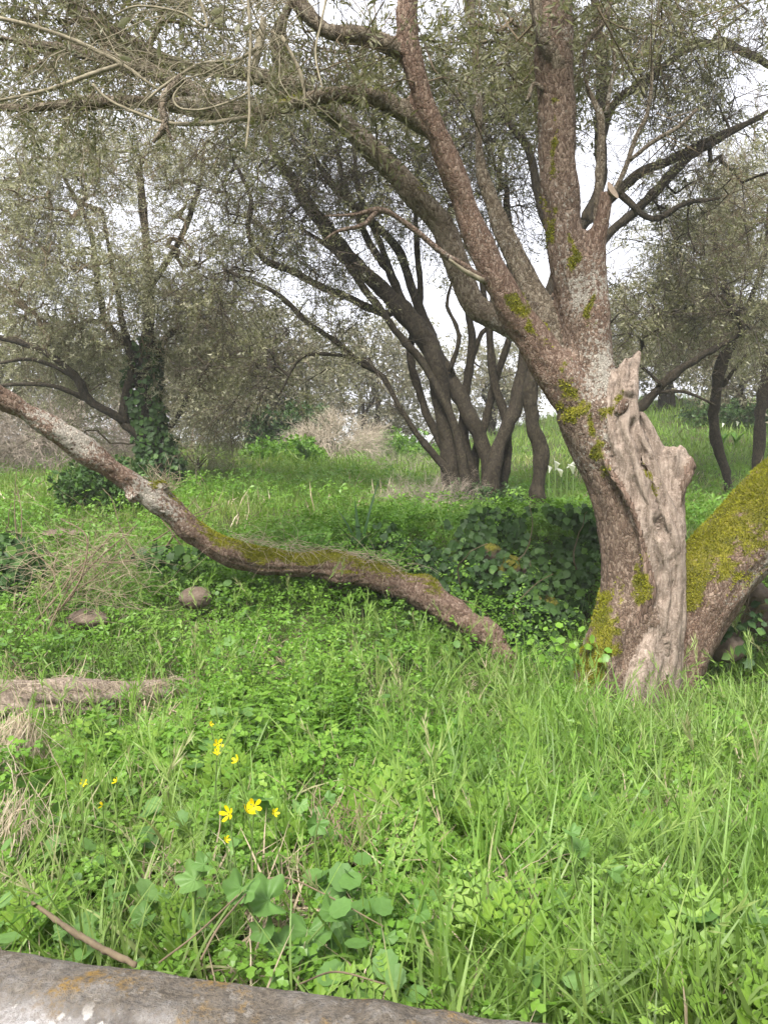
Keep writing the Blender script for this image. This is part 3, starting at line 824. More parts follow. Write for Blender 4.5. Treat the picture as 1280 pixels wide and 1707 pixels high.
def branch_tubes(nodes, par, cnt, ns, r0, sides=4, rmax=0.04):
    i = np.arange(ns, len(nodes)); a, b = nodes[par[i]], nodes[i]
    ra = np.minimum(r0 * np.sqrt(cnt[i]), rmax); 
    d = unit(b - a); u = unit(np.cross(d, [0.27, 0.61, 0.74])); v = np.cross(d, u)
    b = b + d * (ra * 0.5)[:, None]
    an = np.arange(sides) * 2 * np.pi / sides
    ring = np.cos(an)[None, :, None] * u[:, None] + np.sin(an)[None, :, None] * v[:, None]
    V = np.concatenate([a[:, None] + ring * ra[:, None, None], b[:, None] + ring * (ra * 0.85)[:, None, None]], 1).reshape(-1, 3)
    j = np.arange(sides); k = (j + 1) % sides
    T = np.concatenate([np.stack([j, k, sides + k], 1), np.stack([j, sides + k, sides + j], 1)])
    T = (T[None] + (np.arange(len(i)) * 2 * sides)[:, None, None]).reshape(-1, 3)
    return V, T

def cluster_points(cl, rng):
    """cl: (px,py,Y, rx px, ry px, depth m, n)"""
    out = []
    for px, py, Y, rx, ry, dy, n in cl:
        q = rng.normal(size=(n, 3)); q = unit(q) * rng.random((n, 1)) ** 0.4
        for k in range(n):
            out.append(P(px + q[k, 0] * rx, py + q[k, 1] * ry, Y + q[k, 2] * dy))
    return np.array(out)

TRI = {}
def crown(root, skel, clusters, rng, leafm, twigm, branchm, per_t=3, templates=None, scale=1.0, r0=0.0035, droop=0.5, along=0.25, name='crown', gap=0.0, bname='branches', step=0.16, rmax=0.04, veil=0):
    tg = cluster_points(clusters, rng)
    if gap:
        tg = tg[fbm(tg, 0.9, 2, 77) > gap]
    nodes, par, cnt, ends = grow(skel, tg, rng, step)
    ns = len(skel)
    if branchm is not None:
        V, T = branch_tubes(nodes, par, cnt, ns, r0, 4, rmax)
        link(bname, mesh(bname, local(V, root), T, branchm), root, kind='stuff')
    pos, dr = [], []
    thin = np.where((np.arange(len(nodes)) >= ns) & (cnt <= 3) & (rng.random(len(nodes)) < along))[0]
    for i in np.concatenate([np.repeat(ends, per_t), thin]):
        d = unit(nodes[i] - nodes[par[i]])
        pos.append(nodes[i]); dr.append(unit(d + rng.normal(size=3) * 0.75 + np.array([0, 0, -0.25 * droop])))
    pos, dr = np.array(pos), np.array(dr)
    tp = templates
    which = rng.integers(0, len(tp), len(pos))
    V, T, mi, rn = scatter(tp, which, pos, basis(dr, rng), scale * rng.uniform(0.7, 1.25, len(pos)), rng)
    link(name, mesh(name, local(V, root), T, [leafm, twigm], mi, {'rnd': rn}, smooth=False), root, kind='stuff')
    TRI[root.name] = len(T)
    if veil:
        ii = rng.choice(np.arange(ns, len(nodes)), veil)
        dr = unit(unit(nodes[ii] - nodes[par[ii]]) * .7 + rng.normal(size=(veil, 3)) * 0.7)
        V, T, mi, rn = scatter(BARE, rng.integers(0, len(BARE), veil), nodes[ii], basis(dr, rng), 1.5 * rng.uniform(0.7, 1.5, veil), rng)
        link('bare_twigs', mesh('bare_twigs', local(V, root), T, twigm), root, kind='stuff')

SPRAY = [make_spray(s, 0.38, 6, 8, 0.043, 0.27) for s in range(5)]
SPRAYB = [make_spray(s + 20, 0.52, 8, 9, 0.05, 0.3, one=True) for s in range(5)]
SPRAYF = [make_spray(s + 40, 0.9, 7, 6, 0.13, 0.38, twig=0.006, one=True) for s in range(4)]
BARET = [make_spray(s + 65, 0.5, 8, 0, bare=True, twig=0.0055) for s in range(4)]
BARE = [make_spray(s + 60, 0.5, 8, 0, bare=True, twig=0.003) for s in range(4)]

# main tree's own leafy crown, overhead
rg = np.random.default_rng(3)
sk = np.vstack([limbs[k][0][len(limbs[k][0]) // 2:] for k in (4, 5, 7, 8, 9, 10, 11, 12, 13, 14, 15)])
crown(tree, sk, [(760, 60, 4.6, 130, 110, .6, 42), (860, 180, 5.0, 70, 120, .4, 24), (1010, 60, 4.9, 90, 90, .5, 22), (600, 90, 4.4, 110, 80, .6, 34), (90, 60, 4.2, 160, 70, .6, 40), (250, 0, 4.4, 200, 60, .6, 40), (700, -160, 4.3, 400, 140, 1.2, 80), (1150, -120, 4.4, 260, 160, 1.0, 50), (100, -180, 4.0, 260, 120, 1.0, 60), (1480, 300, 5.0, 200, 300, 0.8, 70), (880, 60, 5.4, 60, 60, .3, 20)],
      rg, M_LEAF, M_TWIG, M_TWIG, 2, SPRAY, 1.0, 0.003, gap=-0.12, veil=100)

# pale tangle of near hanging twigs, upper left
def wild_twig(a, d, L, r, rng, curl=0.5, n=9, sag=-0.2):
    p = [np.array(a)]; d = unit(np.array(d))
    for i in range(n):
        d = unit(d + rng.normal(size=3) * curl * 0.35 + np.array([0, 0, sag * 0.12]))
        p.append(p[-1] + d * L / n)
    return np.array(p), np.linspace(r, r * 0.35, n + 1)

for sp in ([(412, -20, 4, 3.0), (418, 60, 4, 3.0), (415, 130, 4, 2.98), (416, 190, 3.5, 2.97), (410, 250, 2.5, 2.95)],
           [(548, -20, 3, 3.1), (535, 40, 3, 3.08), (526, 90, 2.5, 3.05), (538, 150, 2, 3.0)],
           [(330, -10, 4, 3.0), (345, 45, 4, 3.0), (300, 20, 3, 3.0), (230, 10, 3, 3.0), (190, 25, 2, 3.0)],
           [(430, 78, 4, 3.1), (395, 100, 4, 3.1), (340, 105, 4, 3.1), (300, 125, 4, 3.1), (265, 150, 4, 3.1), (240, 172, 3, 3.1)],
           [(155, 140, 3, 3.2), (180, 165, 4, 3.2), (220, 185, 4, 3.2), (280, 205, 5, 3.2), (350, 205, 6, 3.2), (420, 195, 6, 3.25)],
           [(0, 30, 5, 3.3), (60, 45, 6, 3.3), (130, 70, 6, 3.3), (200, 105, 6, 3.3), (250, 140, 4, 3.3), (275, 155, 3, 3.3)],
           [(420, 150, 4, 3.0), (395, 165, 3, 3.0), (340, 182, 3, 3.0), (300, 180, 3, 3.0), (290, 160, 3, 3.0), (310, 135, 2, 3.0)],
           [(0, 168, 4, 3.2), (80, 150, 5, 3.2), (150, 125, 6, 3.2), (200, 108, 6, 3.2)],
           [(470, 60, 5, 3.2), (500, 120, 5, 3.2), (510, 170, 3, 3.2)],
           [(440, 30, 9, 3.3), (432, 80, 11, 3.3), (425, 110, 9, 3.3), (430, 140, 5, 3.3)]):
    twig_part(tree, [(a_, b_, c_ * 0.62, d_) for a_, b_, c_, d_ in sp], M_TWIGP, 'hanging_twig', n=6, wob=0.35)
# lichen-covered broken spur
twig_part(tree, [(305, 130, 7, 3.1), (287, 146, 8, 3.1), (273, 165, 7, 3.1), (270, 182, 5.5, 3.1), (275, 200, 6.5, 3.1), (273, 216, 7, 3.1), (262, 230, 4, 3.1), (256, 238, 2, 3.1)], M_BARK_G, 'broken_spur', sides=10, wob=0.6)
twig_part(tree, [(276, 212, 5, 3.1), (284, 228, 3, 3.1), (290, 236, 1.5, 3.1)], M_BARK_G, 'broken_spur', wob=0.5)
rg = np.random.default_rng(9)
tw = []
srcs = [(x, y, Y) for x, y, Y in ((440, 60, 3.2), (400, 100, 3.1), (330, 110, 3.2), (250, 110, 3.4), (180, 100, 3.5), (120, 90, 3.6), (350, 185, 3.5), (250, 175, 3.5), (130, 172, 3.4), (460, 0, 3.2), (380, -10, 3.0), (300, 0, 3.2), (50, 80, 3.5), (60, 180, 3.4), (480, 140, 3.7), (420, 190, 3.8))]
for k in range(620):
    x, y, Y = srcs[rg.integers(0, len(srcs))]
    a = P(x + rg.normal() * 22, y + rg.normal() * 12, Y + rg.normal() * 0.15)
    d = np.array([-0.7 + rg.normal() * 0.8, rg.normal() * 0.5, rg.normal() * 0.5 - 0.05])
    p, r = wild_twig(a, d, rg.uniform(0.12, 0.55), rg.uniform(0.0009, 0.003), rg, 0.7, 7, -0.5)
    tw.append(tube(p, r, 4, False))
V, T = join(tw)
link('twig_tangle', mesh('twig_tangle', local(V, tree), T, M_TWIGP), tree, kind='stuff')
n_ = 110
pos = np.array([P(rg.uniform(-20, 500), rg.uniform(-20, 215), rg.uniform(3.2, 3.9)) for _ in range(n_)])
dr = unit(np.stack([rg.normal(size=n_) - .3, rg.normal(size=n_) * .5, rg.normal(size=n_) * .6 - .3], 1))
V, T, mi, rn = scatter(SPRAY, rg.integers(0, 5, n_), pos, basis(dr, rg), rg.uniform(.5, .9, n_), rg)
link('leafy_shoots', mesh('leafy_shoots', local(V, tree), T, [M_LEAF, M_TWIG], mi, {'rnd': rn}, smooth=False), tree, kind='stuff')
# a few larger leaves near the lens
def leaf_object(px, py, Y, ang, L, W, root, material, name='leaf', rnd=0.6, nseg=6, pitch=0.0):
    t = np.linspace(0, 1, nseg + 1)
    w = np.sin(np.pi * t ** 0.85) * W / 2 + 0.0004
    V = []
    for q, ww in zip(t, w):
        zc = -0.18 * L * q * q
        V += [(q * L, -ww, zc + 0.12 * ww), (q * L, 0, zc - 0.1 * ww), (q * L, ww, zc + 0.12 * ww)]
    V = np.array(V)
    a = R(ang)
    X = np.array([math.cos(a), -0.25 + pitch, math.sin(a)]); X = unit(X)
    Yv = unit(np.cross([0.1, 0.95, 0.3], X)); Z = np.cross(X, Yv)
    V = V[:, :1] * X + V[:, 1:2] * Yv + V[:, 2:] * Z + P(px, py, Y)
    T = []
    for i in range(nseg):
        b = 3 * i
        T += [(b, b + 3, b + 4, b + 1), (b + 1, b + 4, b + 5, b + 2)]
    return link(name, mesh(name, local(V, root), np.array(T), material, attrs={'rnd': np.full(len(V), rnd)}), root)
for px, py, an, L, rn in ((265, 98, 80, .05, .5), (350, 22, 5, .06, .75), (375, 30, -150, .05, .9), (398, 40, -100, .05, .8), (385, 8, 70, .05, .9), (222, 100, 175, .05, .7), (195, 45, 20, .07, .55), (375, 150, -60, .05, .45), (362, 128, -80, .04, .5), (318, 30, 85, .05, .95), (405, 50, 20, .05, .6), (380, 150, -30, .05, .4), (300, 70, 60, .04, .6), (255, 45, 150, .05, .6), (340, 60, -20, .05, .5)):
    leaf_object(px, py, 3.0, an, L, L * 0.33, tree, M_LEAF, rnd=rn)

# ------------------------------------------------------------------ other trees
def simple_tree(name, base_px, label, group, stems, material, group_name='stem', sides=10, thin=1.0):
    """stems: list of pixel paths (px,py,r,Y); first point of the first stem is the foot"""
    f = P(*base_px)
    f[2] = H1(f[0], f[1])
    root = thing(name, f, label, 'tree', group)
    sk = []
    for sp in stems:
        p, r = path([(a_, b_, c_ * thin, d_) for a_, b_, c_, d_ in sp], 6)
        if sp[0][1] > 780:
            p = np.vstack([p[0] - [0, 0, 0.35], p]); r = np.append(r[0] * 1.15, r)
        Vs, Ts = tube(p, r, sides + 2, True, 0.42, int(sp[0][0]))
        Vs = Vs + 0.018 * np.stack([fbm(Vs, 3.1, 2, 3), fbm(Vs, 3.1, 2, 5), 0 * Vs[:, 0]], 1)
        link(group_name if sp is not stems[0] else 'trunk', mesh('stem', local(Vs, root), Ts, material), root)
        sk.append(p[len(p) // 3:])
    return root, sk

# centre cluster, many leaning stems
CY = 9.5
cs = [
    [(770, 845, 34, CY), (755, 800, 25, CY), (745, 730, 21, CY), (730, 640, 20, CY), (715, 578, 22, CY), (683, 534, 24, CY), (635, 482, 17, CY), (596, 443, 16, CY), (553, 394, 17, CY), (520, 351, 14, CY), (488, 302, 12, CY), (455, 250, 9, CY), (430, 180, 7, CY)],
    [(820, 845, 22, CY), (810, 765, 16, CY), (786, 700, 17, CY), (755, 640, 16, CY + .1), (722, 575, 14, CY + .2), (690, 490, 10, CY + .3), (668, 423, 10, CY + .3), (635, 385, 10, CY + .3), (605, 360, 9, CY + .3), (560, 318, 8, CY + .3), (520, 260, 6, CY + .3)],
    [(806, 850, 24, CY - .1), (830, 750, 16, CY - .1), (858, 678, 16, CY), (870, 605, 13, CY + .1), (868, 530, 11, CY + .2), (850, 430, 9, CY + .2), (845, 330, 7, CY + .2)],
    [(750, 790, 10, CY - .1), (705, 735, 7, CY - .15), (670, 685, 6, CY - .2), (640, 630, 6, CY - .2), (600, 605, 6, CY - .3), (563, 571, 6, CY - .3), (510, 535, 6, CY - .4), (480, 505, 6, CY - .4), (448, 482, 5, CY - .5), (406, 463, 4, CY - .5), (370, 448, 3, CY - .5)],
    [(660, 515, 10, CY), (635, 522, 9, CY), (586, 499, 8, CY - .1), (537, 479, 8, CY - .2), (488, 453, 8, CY - .3), (438, 430, 7, CY - .3), (415, 384, 6, CY - .4), (418, 330, 5, CY - .4), (390, 270, 3, CY - .4)],
    [(765, 800, 12, CY + .1), (725, 720, 10, CY + .1), (697, 650, 9, CY + .1), (682, 580, 8, CY + .2), (700, 500, 7, CY + .3), (695, 400, 6, CY + .3), (690, 320, 4, CY + .3)],
    [(790, 800, 12, CY + .2), (772, 720, 10, CY + .2), (775, 660, 10, CY + .2), (786, 580, 10, CY + .2), (780, 520, 8, CY + .2), (760, 430, 6, CY + .2), (750, 340, 4, CY + .2)],
    [(785, 600, 6, CY + .2), (800, 560, 6, CY + .2), (815, 540, 5, CY + .2), (820, 490, 4, CY + .2)],
    [(684, 532, 9, CY), (645, 450, 8, CY + .1), (610, 395, 8, CY + .1), (575, 310, 6, CY + .1), (560, 240, 5, CY + .1)],
    [(640, 628, 5, CY - .2), (600, 600, 4, CY - .3), (540, 590, 4, CY - .4), (500, 600, 3, CY - .5), (465, 660, 2, CY - .5)],
    [(780, 830, 12, CY - .2), (765, 740, 10, CY - .2), (740, 670, 9, CY - .2), (700, 600, 9, CY - .2), (650, 540, 8, CY - .2), (600, 470, 7, CY - .2), (560, 420, 6, CY - .2), (500, 380, 4, CY - .2)],
    [(830, 840, 13, CY + .1), (845, 760, 11, CY + .1), (842, 700, 10, CY + .1), (820, 620, 9, CY + .1), (815, 540, 8, CY + .1), (800, 450, 6, CY + .1), (805, 360, 4, CY + .1)],
    [(800, 840, 12, CY + .3), (790, 770, 10, CY + .3), (812, 690, 9, CY + .3), (830, 620, 8, CY + .3), (850, 560, 7, CY + .3)],
    [(720, 580, 9, CY + .1), (670, 500, 8, CY + .2), (640, 420, 7, CY + .2), (600, 330, 6, CY + .2), (590, 250, 4, CY + .2)],
    [(750, 620, 6, CY), (765, 560, 5, CY - .1), (745, 510, 4, CY - .1), (755, 460, 3, CY - .1)],
]
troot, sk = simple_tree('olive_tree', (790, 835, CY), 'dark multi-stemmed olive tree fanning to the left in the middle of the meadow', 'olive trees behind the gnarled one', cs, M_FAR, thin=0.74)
rg = np.random.default_rng(21)
crown(troot, np.vstack(sk), [(470, 330, CY, 120, 100, 1.0, 70), (600, 270, CY, 130, 100, 1.0, 80), (520, 190, CY - .5, 170, 90, 1.0, 75), (720, 330, CY + .3, 110, 140, .8, 40), (700, 180, CY + .2, 160, 100, .8, 80), (430, 470, CY - .4, 110, 70, .7, 40), (540, 460, CY - .2, 90, 70, .6, 18), (830, 330, CY + .3, 70, 150, .6, 30), (590, 570, CY - .3, 70, 40, .5, 12), (450, 600, CY - .6, 70, 60, .5, 26), (830, 200, CY + .3, 100, 90, .6, 40)],
      rg, M_LEAF, M_TWIGD, M_FAR, 2, SPRAYB, 0.95, 0.006, gap=-0.1, veil=800)

# tree straight behind the gnarled trunk, limbs to the right
KY = 8.6
ks = [
    [(898, 835, 17, KY), (895, 815, 15, KY), (902, 760, 15, KY), (888, 705, 15, KY), (884, 655, 15, KY), (895, 600, 14, KY), (912, 520, 13, KY), (935, 430, 13, KY), (975, 370, 11, KY), (1030, 320, 10, KY), (1070, 285, 11, KY), (1120, 265, 9, KY), (1190, 228, 7, KY), (1270, 195, 5, KY)],
    [(960, 480, 9, KY), (1010, 395, 9, KY), (1060, 350, 9, KY), (1100, 310, 9, KY), (1150, 260, 8, KY), (1210, 225, 6, KY), (1290, 180, 4, KY)],
    [(975, 370, 12, KY), (1000, 300, 11, KY), (1000, 220, 11, KY), (1004, 140, 13, KY), (998, 60, 9, KY), (985, -40, 8, KY)],
    [(995, 260, 8, KY), (1020, 180, 8, KY), (1050, 150, 8, KY), (1100, 115, 8, KY), (1150, 78, 8, KY), (1200, 72, 9, KY), (1240, 88, 8, KY), (1300, 120, 6, KY)],
    [(1030, 320, 8, KY), (1085, 365, 6, KY - .1), (1140, 340, 5, KY - .2), (1200, 330, 3, KY - .2)],
    [(935, 430, 8, KY), (900, 350, 8, KY), (880, 250, 7, KY), (830, 180, 6, KY), (820, 100, 5, KY)],
    [(1030, 700, 11, KY), (1065, 682, 10, KY), (1100, 645, 9, KY), (1130, 618, 9, KY), (1175, 590, 7, KY), (1230, 560, 4, KY)],
    [(1090, 655, 4, KY), (1130, 652, 4, KY), (1160, 660, 3, KY), (1190, 676, 2, KY)],
]
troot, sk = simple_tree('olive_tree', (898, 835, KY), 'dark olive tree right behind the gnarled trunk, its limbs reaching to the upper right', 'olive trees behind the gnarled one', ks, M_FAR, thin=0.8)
rg = np.random.default_rng(22)
crown(troot, np.vstack(sk), [(1150, 130, KY, 150, 110, .8, 90), (1200, 290, KY, 130, 80, .8, 40), (1040, 60, KY, 100, 90, .7, 42), (880, 120, KY, 110, 120, .7, 60), (1230, 40, KY, 100, 90, .7, 46), (1090, 380, KY, 100, 60, .5, 30), (1380, 200, KY, 120, 200, .8, 40), (1180, 500, KY + .2, 110, 80, .6, 50), (1060, 540, KY + .2, 50, 70, .6, 20)],
      rg, M_LEAF, M_TWIGD, M_FAR, 2, SPRAYB, 0.95, 0.006, gap=-0.04, veil=450)

# left tree with ivy on its trunk
LY = 11.0
ls = [
    [(264, 815, 26, LY), (270, 778, 21, LY), (262, 744, 17, LY), (246, 695, 17, LY), (240, 640, 16, LY), (246, 560, 13, LY), (250, 470, 11, LY), (242, 380, 9, LY), (232, 280, 7, LY)],
    [(262, 750, 9, LY - .1), (225, 721, 9, LY - .2), (208, 702, 10, LY - .2), (210, 657, 9, LY - .2), (222, 610, 8, LY - .2), (205, 540, 7, LY - .2), (190, 450, 5, LY - .2), (170, 350, 4, LY - .2)],
    [(210, 704, 9, LY - .2), (187, 690, 9, LY - .3), (150, 669, 8, LY - .4), (128, 632, 8, LY - .5), (90, 596, 7, LY - .6), (50, 575, 7, LY - .6), (0, 562, 6, LY - .6), (-80, 540, 5, LY - .6)],
    [(150, 668, 6, LY - .4), (94, 645, 5, LY - .6), (40, 640, 4, LY - .7), (-30, 646, 3, LY - .7)],
    [(264, 735, 9, LY), (275, 718, 8, LY), (293, 701, 6, LY), (320, 650, 4, LY), (360, 600, 3, LY)],
    [(242, 620, 8, LY), (280, 560, 6, LY), (320, 545, 6, LY), (365, 545, 5, LY), (400, 570, 3, LY)],
    [(240, 600, 8, LY), (180, 540, 7, LY + .2), (165, 480, 6, LY + .2), (150, 380, 5, LY + .2), (110, 300, 4, LY + .2)],
    [(130, 632, 4, LY - .5), (60, 600, 4, LY - .7), (0, 605, 3, LY - .8)],
    [(250, 480, 7, LY), (300, 400, 6, LY - .3), (330, 320, 5, LY - .3), (340, 250, 3, LY - .3)],
]
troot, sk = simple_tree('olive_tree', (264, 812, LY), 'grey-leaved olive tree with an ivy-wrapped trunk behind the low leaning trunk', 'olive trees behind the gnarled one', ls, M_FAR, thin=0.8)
LEFT_TREE = troot
rg = np.random.default_rng(23)
crown(troot, np.vstack(sk), [(120, 420, LY - .5, 170, 150, 1.3, 210), (280, 400, LY - .3, 130, 150, 1.2, 190), (60, 300, LY - .5, 150, 90, 1.2, 110), (250, 270, LY - .3, 170, 80, 1.2, 130), (340, 560, LY, 80, 80, .8, 70), (330, 650, LY, 60, 70, .6, 50), (90, 560, LY, 110, 50, .8, 50), (160, 600, LY + .4, 110, 80, .5, 50), (330, 480, LY + .3, 70, 90, .5, 50), (170, 720, LY + .8, 90, 40, .5, 30), (-120, 420, LY - .5, 120, 200, 1.0, 60)],
      rg, M_LEAFG, M_TWIG, M_TWIG, 2, SPRAYB, 1.0, 0.006, gap=-0.17, along=0.25, veil=350)

# right thin trees
t1 = [
    [(1214, 825, 10, 11.0), (1212, 805, 9, 11.0), (1196, 745, 10, 11.0), (1189, 690, 11, 11.0), (1200, 612, 12, 11.0), (1222, 560, 11, 11.0), (1212, 490, 7, 11.0), (1196, 420, 6, 11.0), (1178, 350, 4, 11.0)],
    [(1220, 565, 7, 11.0), (1240, 525, 6, 11.0), (1258, 480, 5, 11.0), (1275, 420, 4, 11.0), (1280, 340, 3, 11.0)],
    [(1202, 645, 5, 11.0), (1220, 620, 4, 10.9), (1245, 590, 3, 10.8)],
    [(1222, 560, 5, 11), (1260, 545, 4, 11), (1300, 550, 3, 11)],
]
troot, sk = simple_tree('olive_tree', (1213, 815, 11.0), 'thin crooked olive sapling trunk right of the gnarled tree, bowed leftwards', 'thin trees on the right', t1, M_FAR, thin=0.8)
rg = np.random.default_rng(24)
crown(troot, np.vstack(sk), [(1180, 430, 11, 90, 100, .8, 70), (1260, 360, 11, 90, 110, .8, 80), (1140, 560, 11, 70, 60, .6, 32), (1250, 540, 11, 60, 50, .6, 24)], rg, M_LEAFG, M_TWIG, M_TWIG, 3, SPRAYB, 1.0, 0.005, gap=-0.12, veil=150)
t2 = [
    [(1263, 800, 13, 12.5), (1262, 780, 11, 12.5), (1266, 700, 12, 12.5), (1278, 620, 11, 12.5), (1296, 540, 10, 12.5), (1310, 420, 8, 12.5), (1300, 300, 5, 12.5)],
    [(1266, 690, 5, 12.5), (1285, 670, 5, 12.5), (1320, 650, 4, 12.5)],
]
troot, sk = simple_tree('olive_tree', (1263, 792, 12.5), 'thin upright olive trunk at the right edge behind the mossy limb', 'thin trees on the right', t2, M_FAR, thin=0.8)
crown(troot, np.vstack(sk), [(1280, 480, 12.5, 90, 120, .8, 90), (1380, 420, 12.5, 90, 160, .8, 40), (1200, 300, 12.8, 90, 100, .8, 50)], rg, M_LEAFG, M_TWIG, M_TWIG, 3, SPRAYB, 1.0, 0.005, gap=-0.12, veil=150)

# far trees
def far_tree(px, base_py, Y, top_py, rx, label, leafm, seed, n=110, name='olive_tree', lean=0.0, per=2, branchm=None, tp=None, gap=-0.35, group='far trees beyond the meadow', scale=1.0):
    f = P(px, base_py, Y); gz = H1(f[0], Y)
    f[2] = gz - 0.05
    root = thing(name, f, label, 'tree', group)
    rg = np.random.default_rng(seed)
    hgt = P(px, top_py, Y)[2] - gz
    wpx = rx * Y / FPX
    sk = []
    for k in range(3):
        a = f + np.array([rg.normal() * 0.1, rg.normal() * 0.1, 0])
        pts = catmull(np.array([a, a + [lean * .2 + rg.normal() * .15, 0, hgt * .25], a + [lean * .5 + rg.normal() * .5 * wpx * .5, rg.normal() * .3, hgt * .5], a + [lean + rg.normal() * wpx * .5, rg.normal() * .5, hgt * .8]]), 6)
        r = np.linspace(0.11, 0.025, len(pts)) * (1.3 if k == 0 else 0.8)
        Vs, Ts = tube(pts, r, 8, True, 0.2, seed + k)
        link('trunk' if k == 0 else 'stem', mesh('stem', local(Vs, root), Ts, M_FAR), root)
        sk.append(pts[4:])
    mid = (gz + hgt * 0.6)
    d = P(px, top_py, Y)
    cyp = PH / 2 - FPX * ((np.array([f[0], Y, mid]) - EYE) @ UPV) / ((np.array([f[0], Y, mid]) - EYE) @ FWD)
    ry = (cyp - top_py)
    crown(root, np.vstack(sk), [(px, cyp, Y, rx, ry, wpx * 0.7, n)], rg, leafm, M_TWIG, branchm or M_TWIG, per, tp or SPRAYF, scale, 0.008, gap=gap, step=0.3, rmax=0.05)
    return root

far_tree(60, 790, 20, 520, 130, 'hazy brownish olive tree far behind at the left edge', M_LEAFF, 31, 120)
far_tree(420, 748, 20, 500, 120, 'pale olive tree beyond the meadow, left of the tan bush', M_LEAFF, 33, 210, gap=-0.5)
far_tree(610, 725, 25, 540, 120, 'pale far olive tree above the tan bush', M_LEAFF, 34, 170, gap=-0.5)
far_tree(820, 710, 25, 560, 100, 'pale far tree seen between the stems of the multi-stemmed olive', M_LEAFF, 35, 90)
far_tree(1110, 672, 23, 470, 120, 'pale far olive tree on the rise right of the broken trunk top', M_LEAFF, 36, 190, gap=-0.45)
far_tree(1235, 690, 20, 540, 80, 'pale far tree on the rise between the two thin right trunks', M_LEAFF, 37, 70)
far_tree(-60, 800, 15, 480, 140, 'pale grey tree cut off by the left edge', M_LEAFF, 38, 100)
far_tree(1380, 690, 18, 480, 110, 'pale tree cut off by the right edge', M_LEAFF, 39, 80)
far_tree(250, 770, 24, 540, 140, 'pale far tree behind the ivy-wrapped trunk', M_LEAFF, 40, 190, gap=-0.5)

# shrubs
def shrub(name, px, py, Y, rx, ry, label, leafm, twigm, tp, seed, n, per=3, scale=1.0, cat='bush', gap=-0.6):
    f = P(px, py, Y); f[2] = H1(f[0], Y) - 0.03
    root = thing(name, f, label, cat)
    rg = np.random.default_rng(seed)
    wpx = rx * Y / FPX; hh = 2 * ry * Y / FPX
    sk = []
    for k in range(7):
        a = f + np.array([rg.normal() * wpx * .15, rg.normal() * wpx * .15, 0])
        pts = np.linspace(a, a + [rg.normal() * wpx * .4, rg.normal() * wpx * .3, hh * .5], 6)
        Vs, Ts = tube(pts, np.linspace(0.022, 0.008, 6), 6, True, 0.2, k)
        link('stem', mesh('stem', local(Vs, root), Ts, twigm), root)
        sk.append(pts)
    c = f + np.array([0, 0, hh * 0.5])
    q = unit(rg.normal(size=(n, 3))) * rg.random((n, 1)) ** 0.4
    tg = c + q * np.array([wpx, wpx * .8, hh * .5])
    tg[:, 2] = np.maximum(tg[:, 2], H(tg[:, 0], tg[:, 1]) + 0.05)
    nodes, par, cnt, ends = grow(np.vstack(sk), tg, rg, 0.2)
    V, T = branch_tubes(nodes, par, cnt, sum(len(s) for s in sk), 0.003, 3, 0.015)
    link('branches', mesh('branches', local(V, root), T, twigm), root, kind='stuff')
    ii = np.repeat(ends, per)
    dr = unit(unit(nodes[ii] - c) + rg.normal(size=(len(ii), 3)) * 0.5 + np.array([0, 0, 0.3]))
    V, T, mi, rn = scatter(tp, rg.integers(0, len(tp), len(ii)), nodes[ii], basis(dr, rg), scale * rg.uniform(.7, 1.2, len(ii)), rg)
    link('foliage' if leafm is not twigm else 'twigs', mesh('foliage', local(V, root), T, [leafm, twigm], mi, {'rnd': rn}, smooth=False), root, kind='stuff')
    return root

M_TAN = plain_mat('dry_twig', (0.3, 0.25, 0.19), (0.48, 0.42, 0.33), 10)
M_GREYTW = plain_mat('grey_twig', (0.2, 0.165, 0.13), (0.34, 0.29, 0.235), 10)
BROAD = [make_spray(s + 80, 0.4, 5, 6, 0.09, 0.6, twig=0.003) for s in range(3)]
shrub('dry_bush', 560, 752, 17, 68, 30, 'rounded pale tan bush of bare twigs in the meadow', M_TAN, M_TAN, BARET, 51, 150, 3, 1.0)
shrub('green_bush', 490, 745, 19, 60, 36, 'dark green leafy bush beside the tan bush', M_BUSHG, M_TWIG, BROAD, 52, 90, 4, 1.0)
shrub('dry_bush', 700, 815, 8.8, 42, 18, 'low brownish dead shrub at the foot of the multi-stemmed olive', M_GREYTW, M_GREYTW, BARE, 53, 60, 4, 0.6)
shrub('dry_bush', 90, 770, 14, 130, 50, 'broad greyish bare thicket below the left tree limb', M_GREYTW, M_GREYTW, BARET, 54, 190, 3, 1.2)
shrub('dry_bush', 330, 790, 12.5, 60, 36, 'small grey twiggy bush right of the ivy-wrapped trunk', M_LEAFG, M_TWIG, SPRAYB, 55, 40, 4, 0.7)
shrub('dry_bush', 660, 760, 15, 60, 14, 'low brownish scrub patch right of the tan bush', M_GREYTW, M_GREYTW, BARE, 56, 40, 4, 0.7)
shrub('green_bush', 1010, 735, 18, 40, 18, 'green bush on the slope just behind the pale broken trunk', M_BUSHG, M_TWIG, BROAD, 57, 40, 4, 0.9)
shrub('green_bush', 190, 868, 8.2, 55, 24, 'dark ivy-green bush under the leaning trunk', M_IVY, M_TWIG, BROAD, 58, 60, 5, 0.7)
shrub('green_bush', 800, 838, 9.2, 60, 14, 'dark leafy growth around the foot of the multi-stemmed olive', M_BUSHG, M_TWIG, BROAD, 63, 50, 3, 0.6)
shrub('dry_bush', 745, 822, 9.0, 34, 20, 'brown twiggy scrub pressed against the stems of the multi-stemmed olive', M_GREYTW, M_GREYTW, BARE, 64, 50, 3, 0.6)
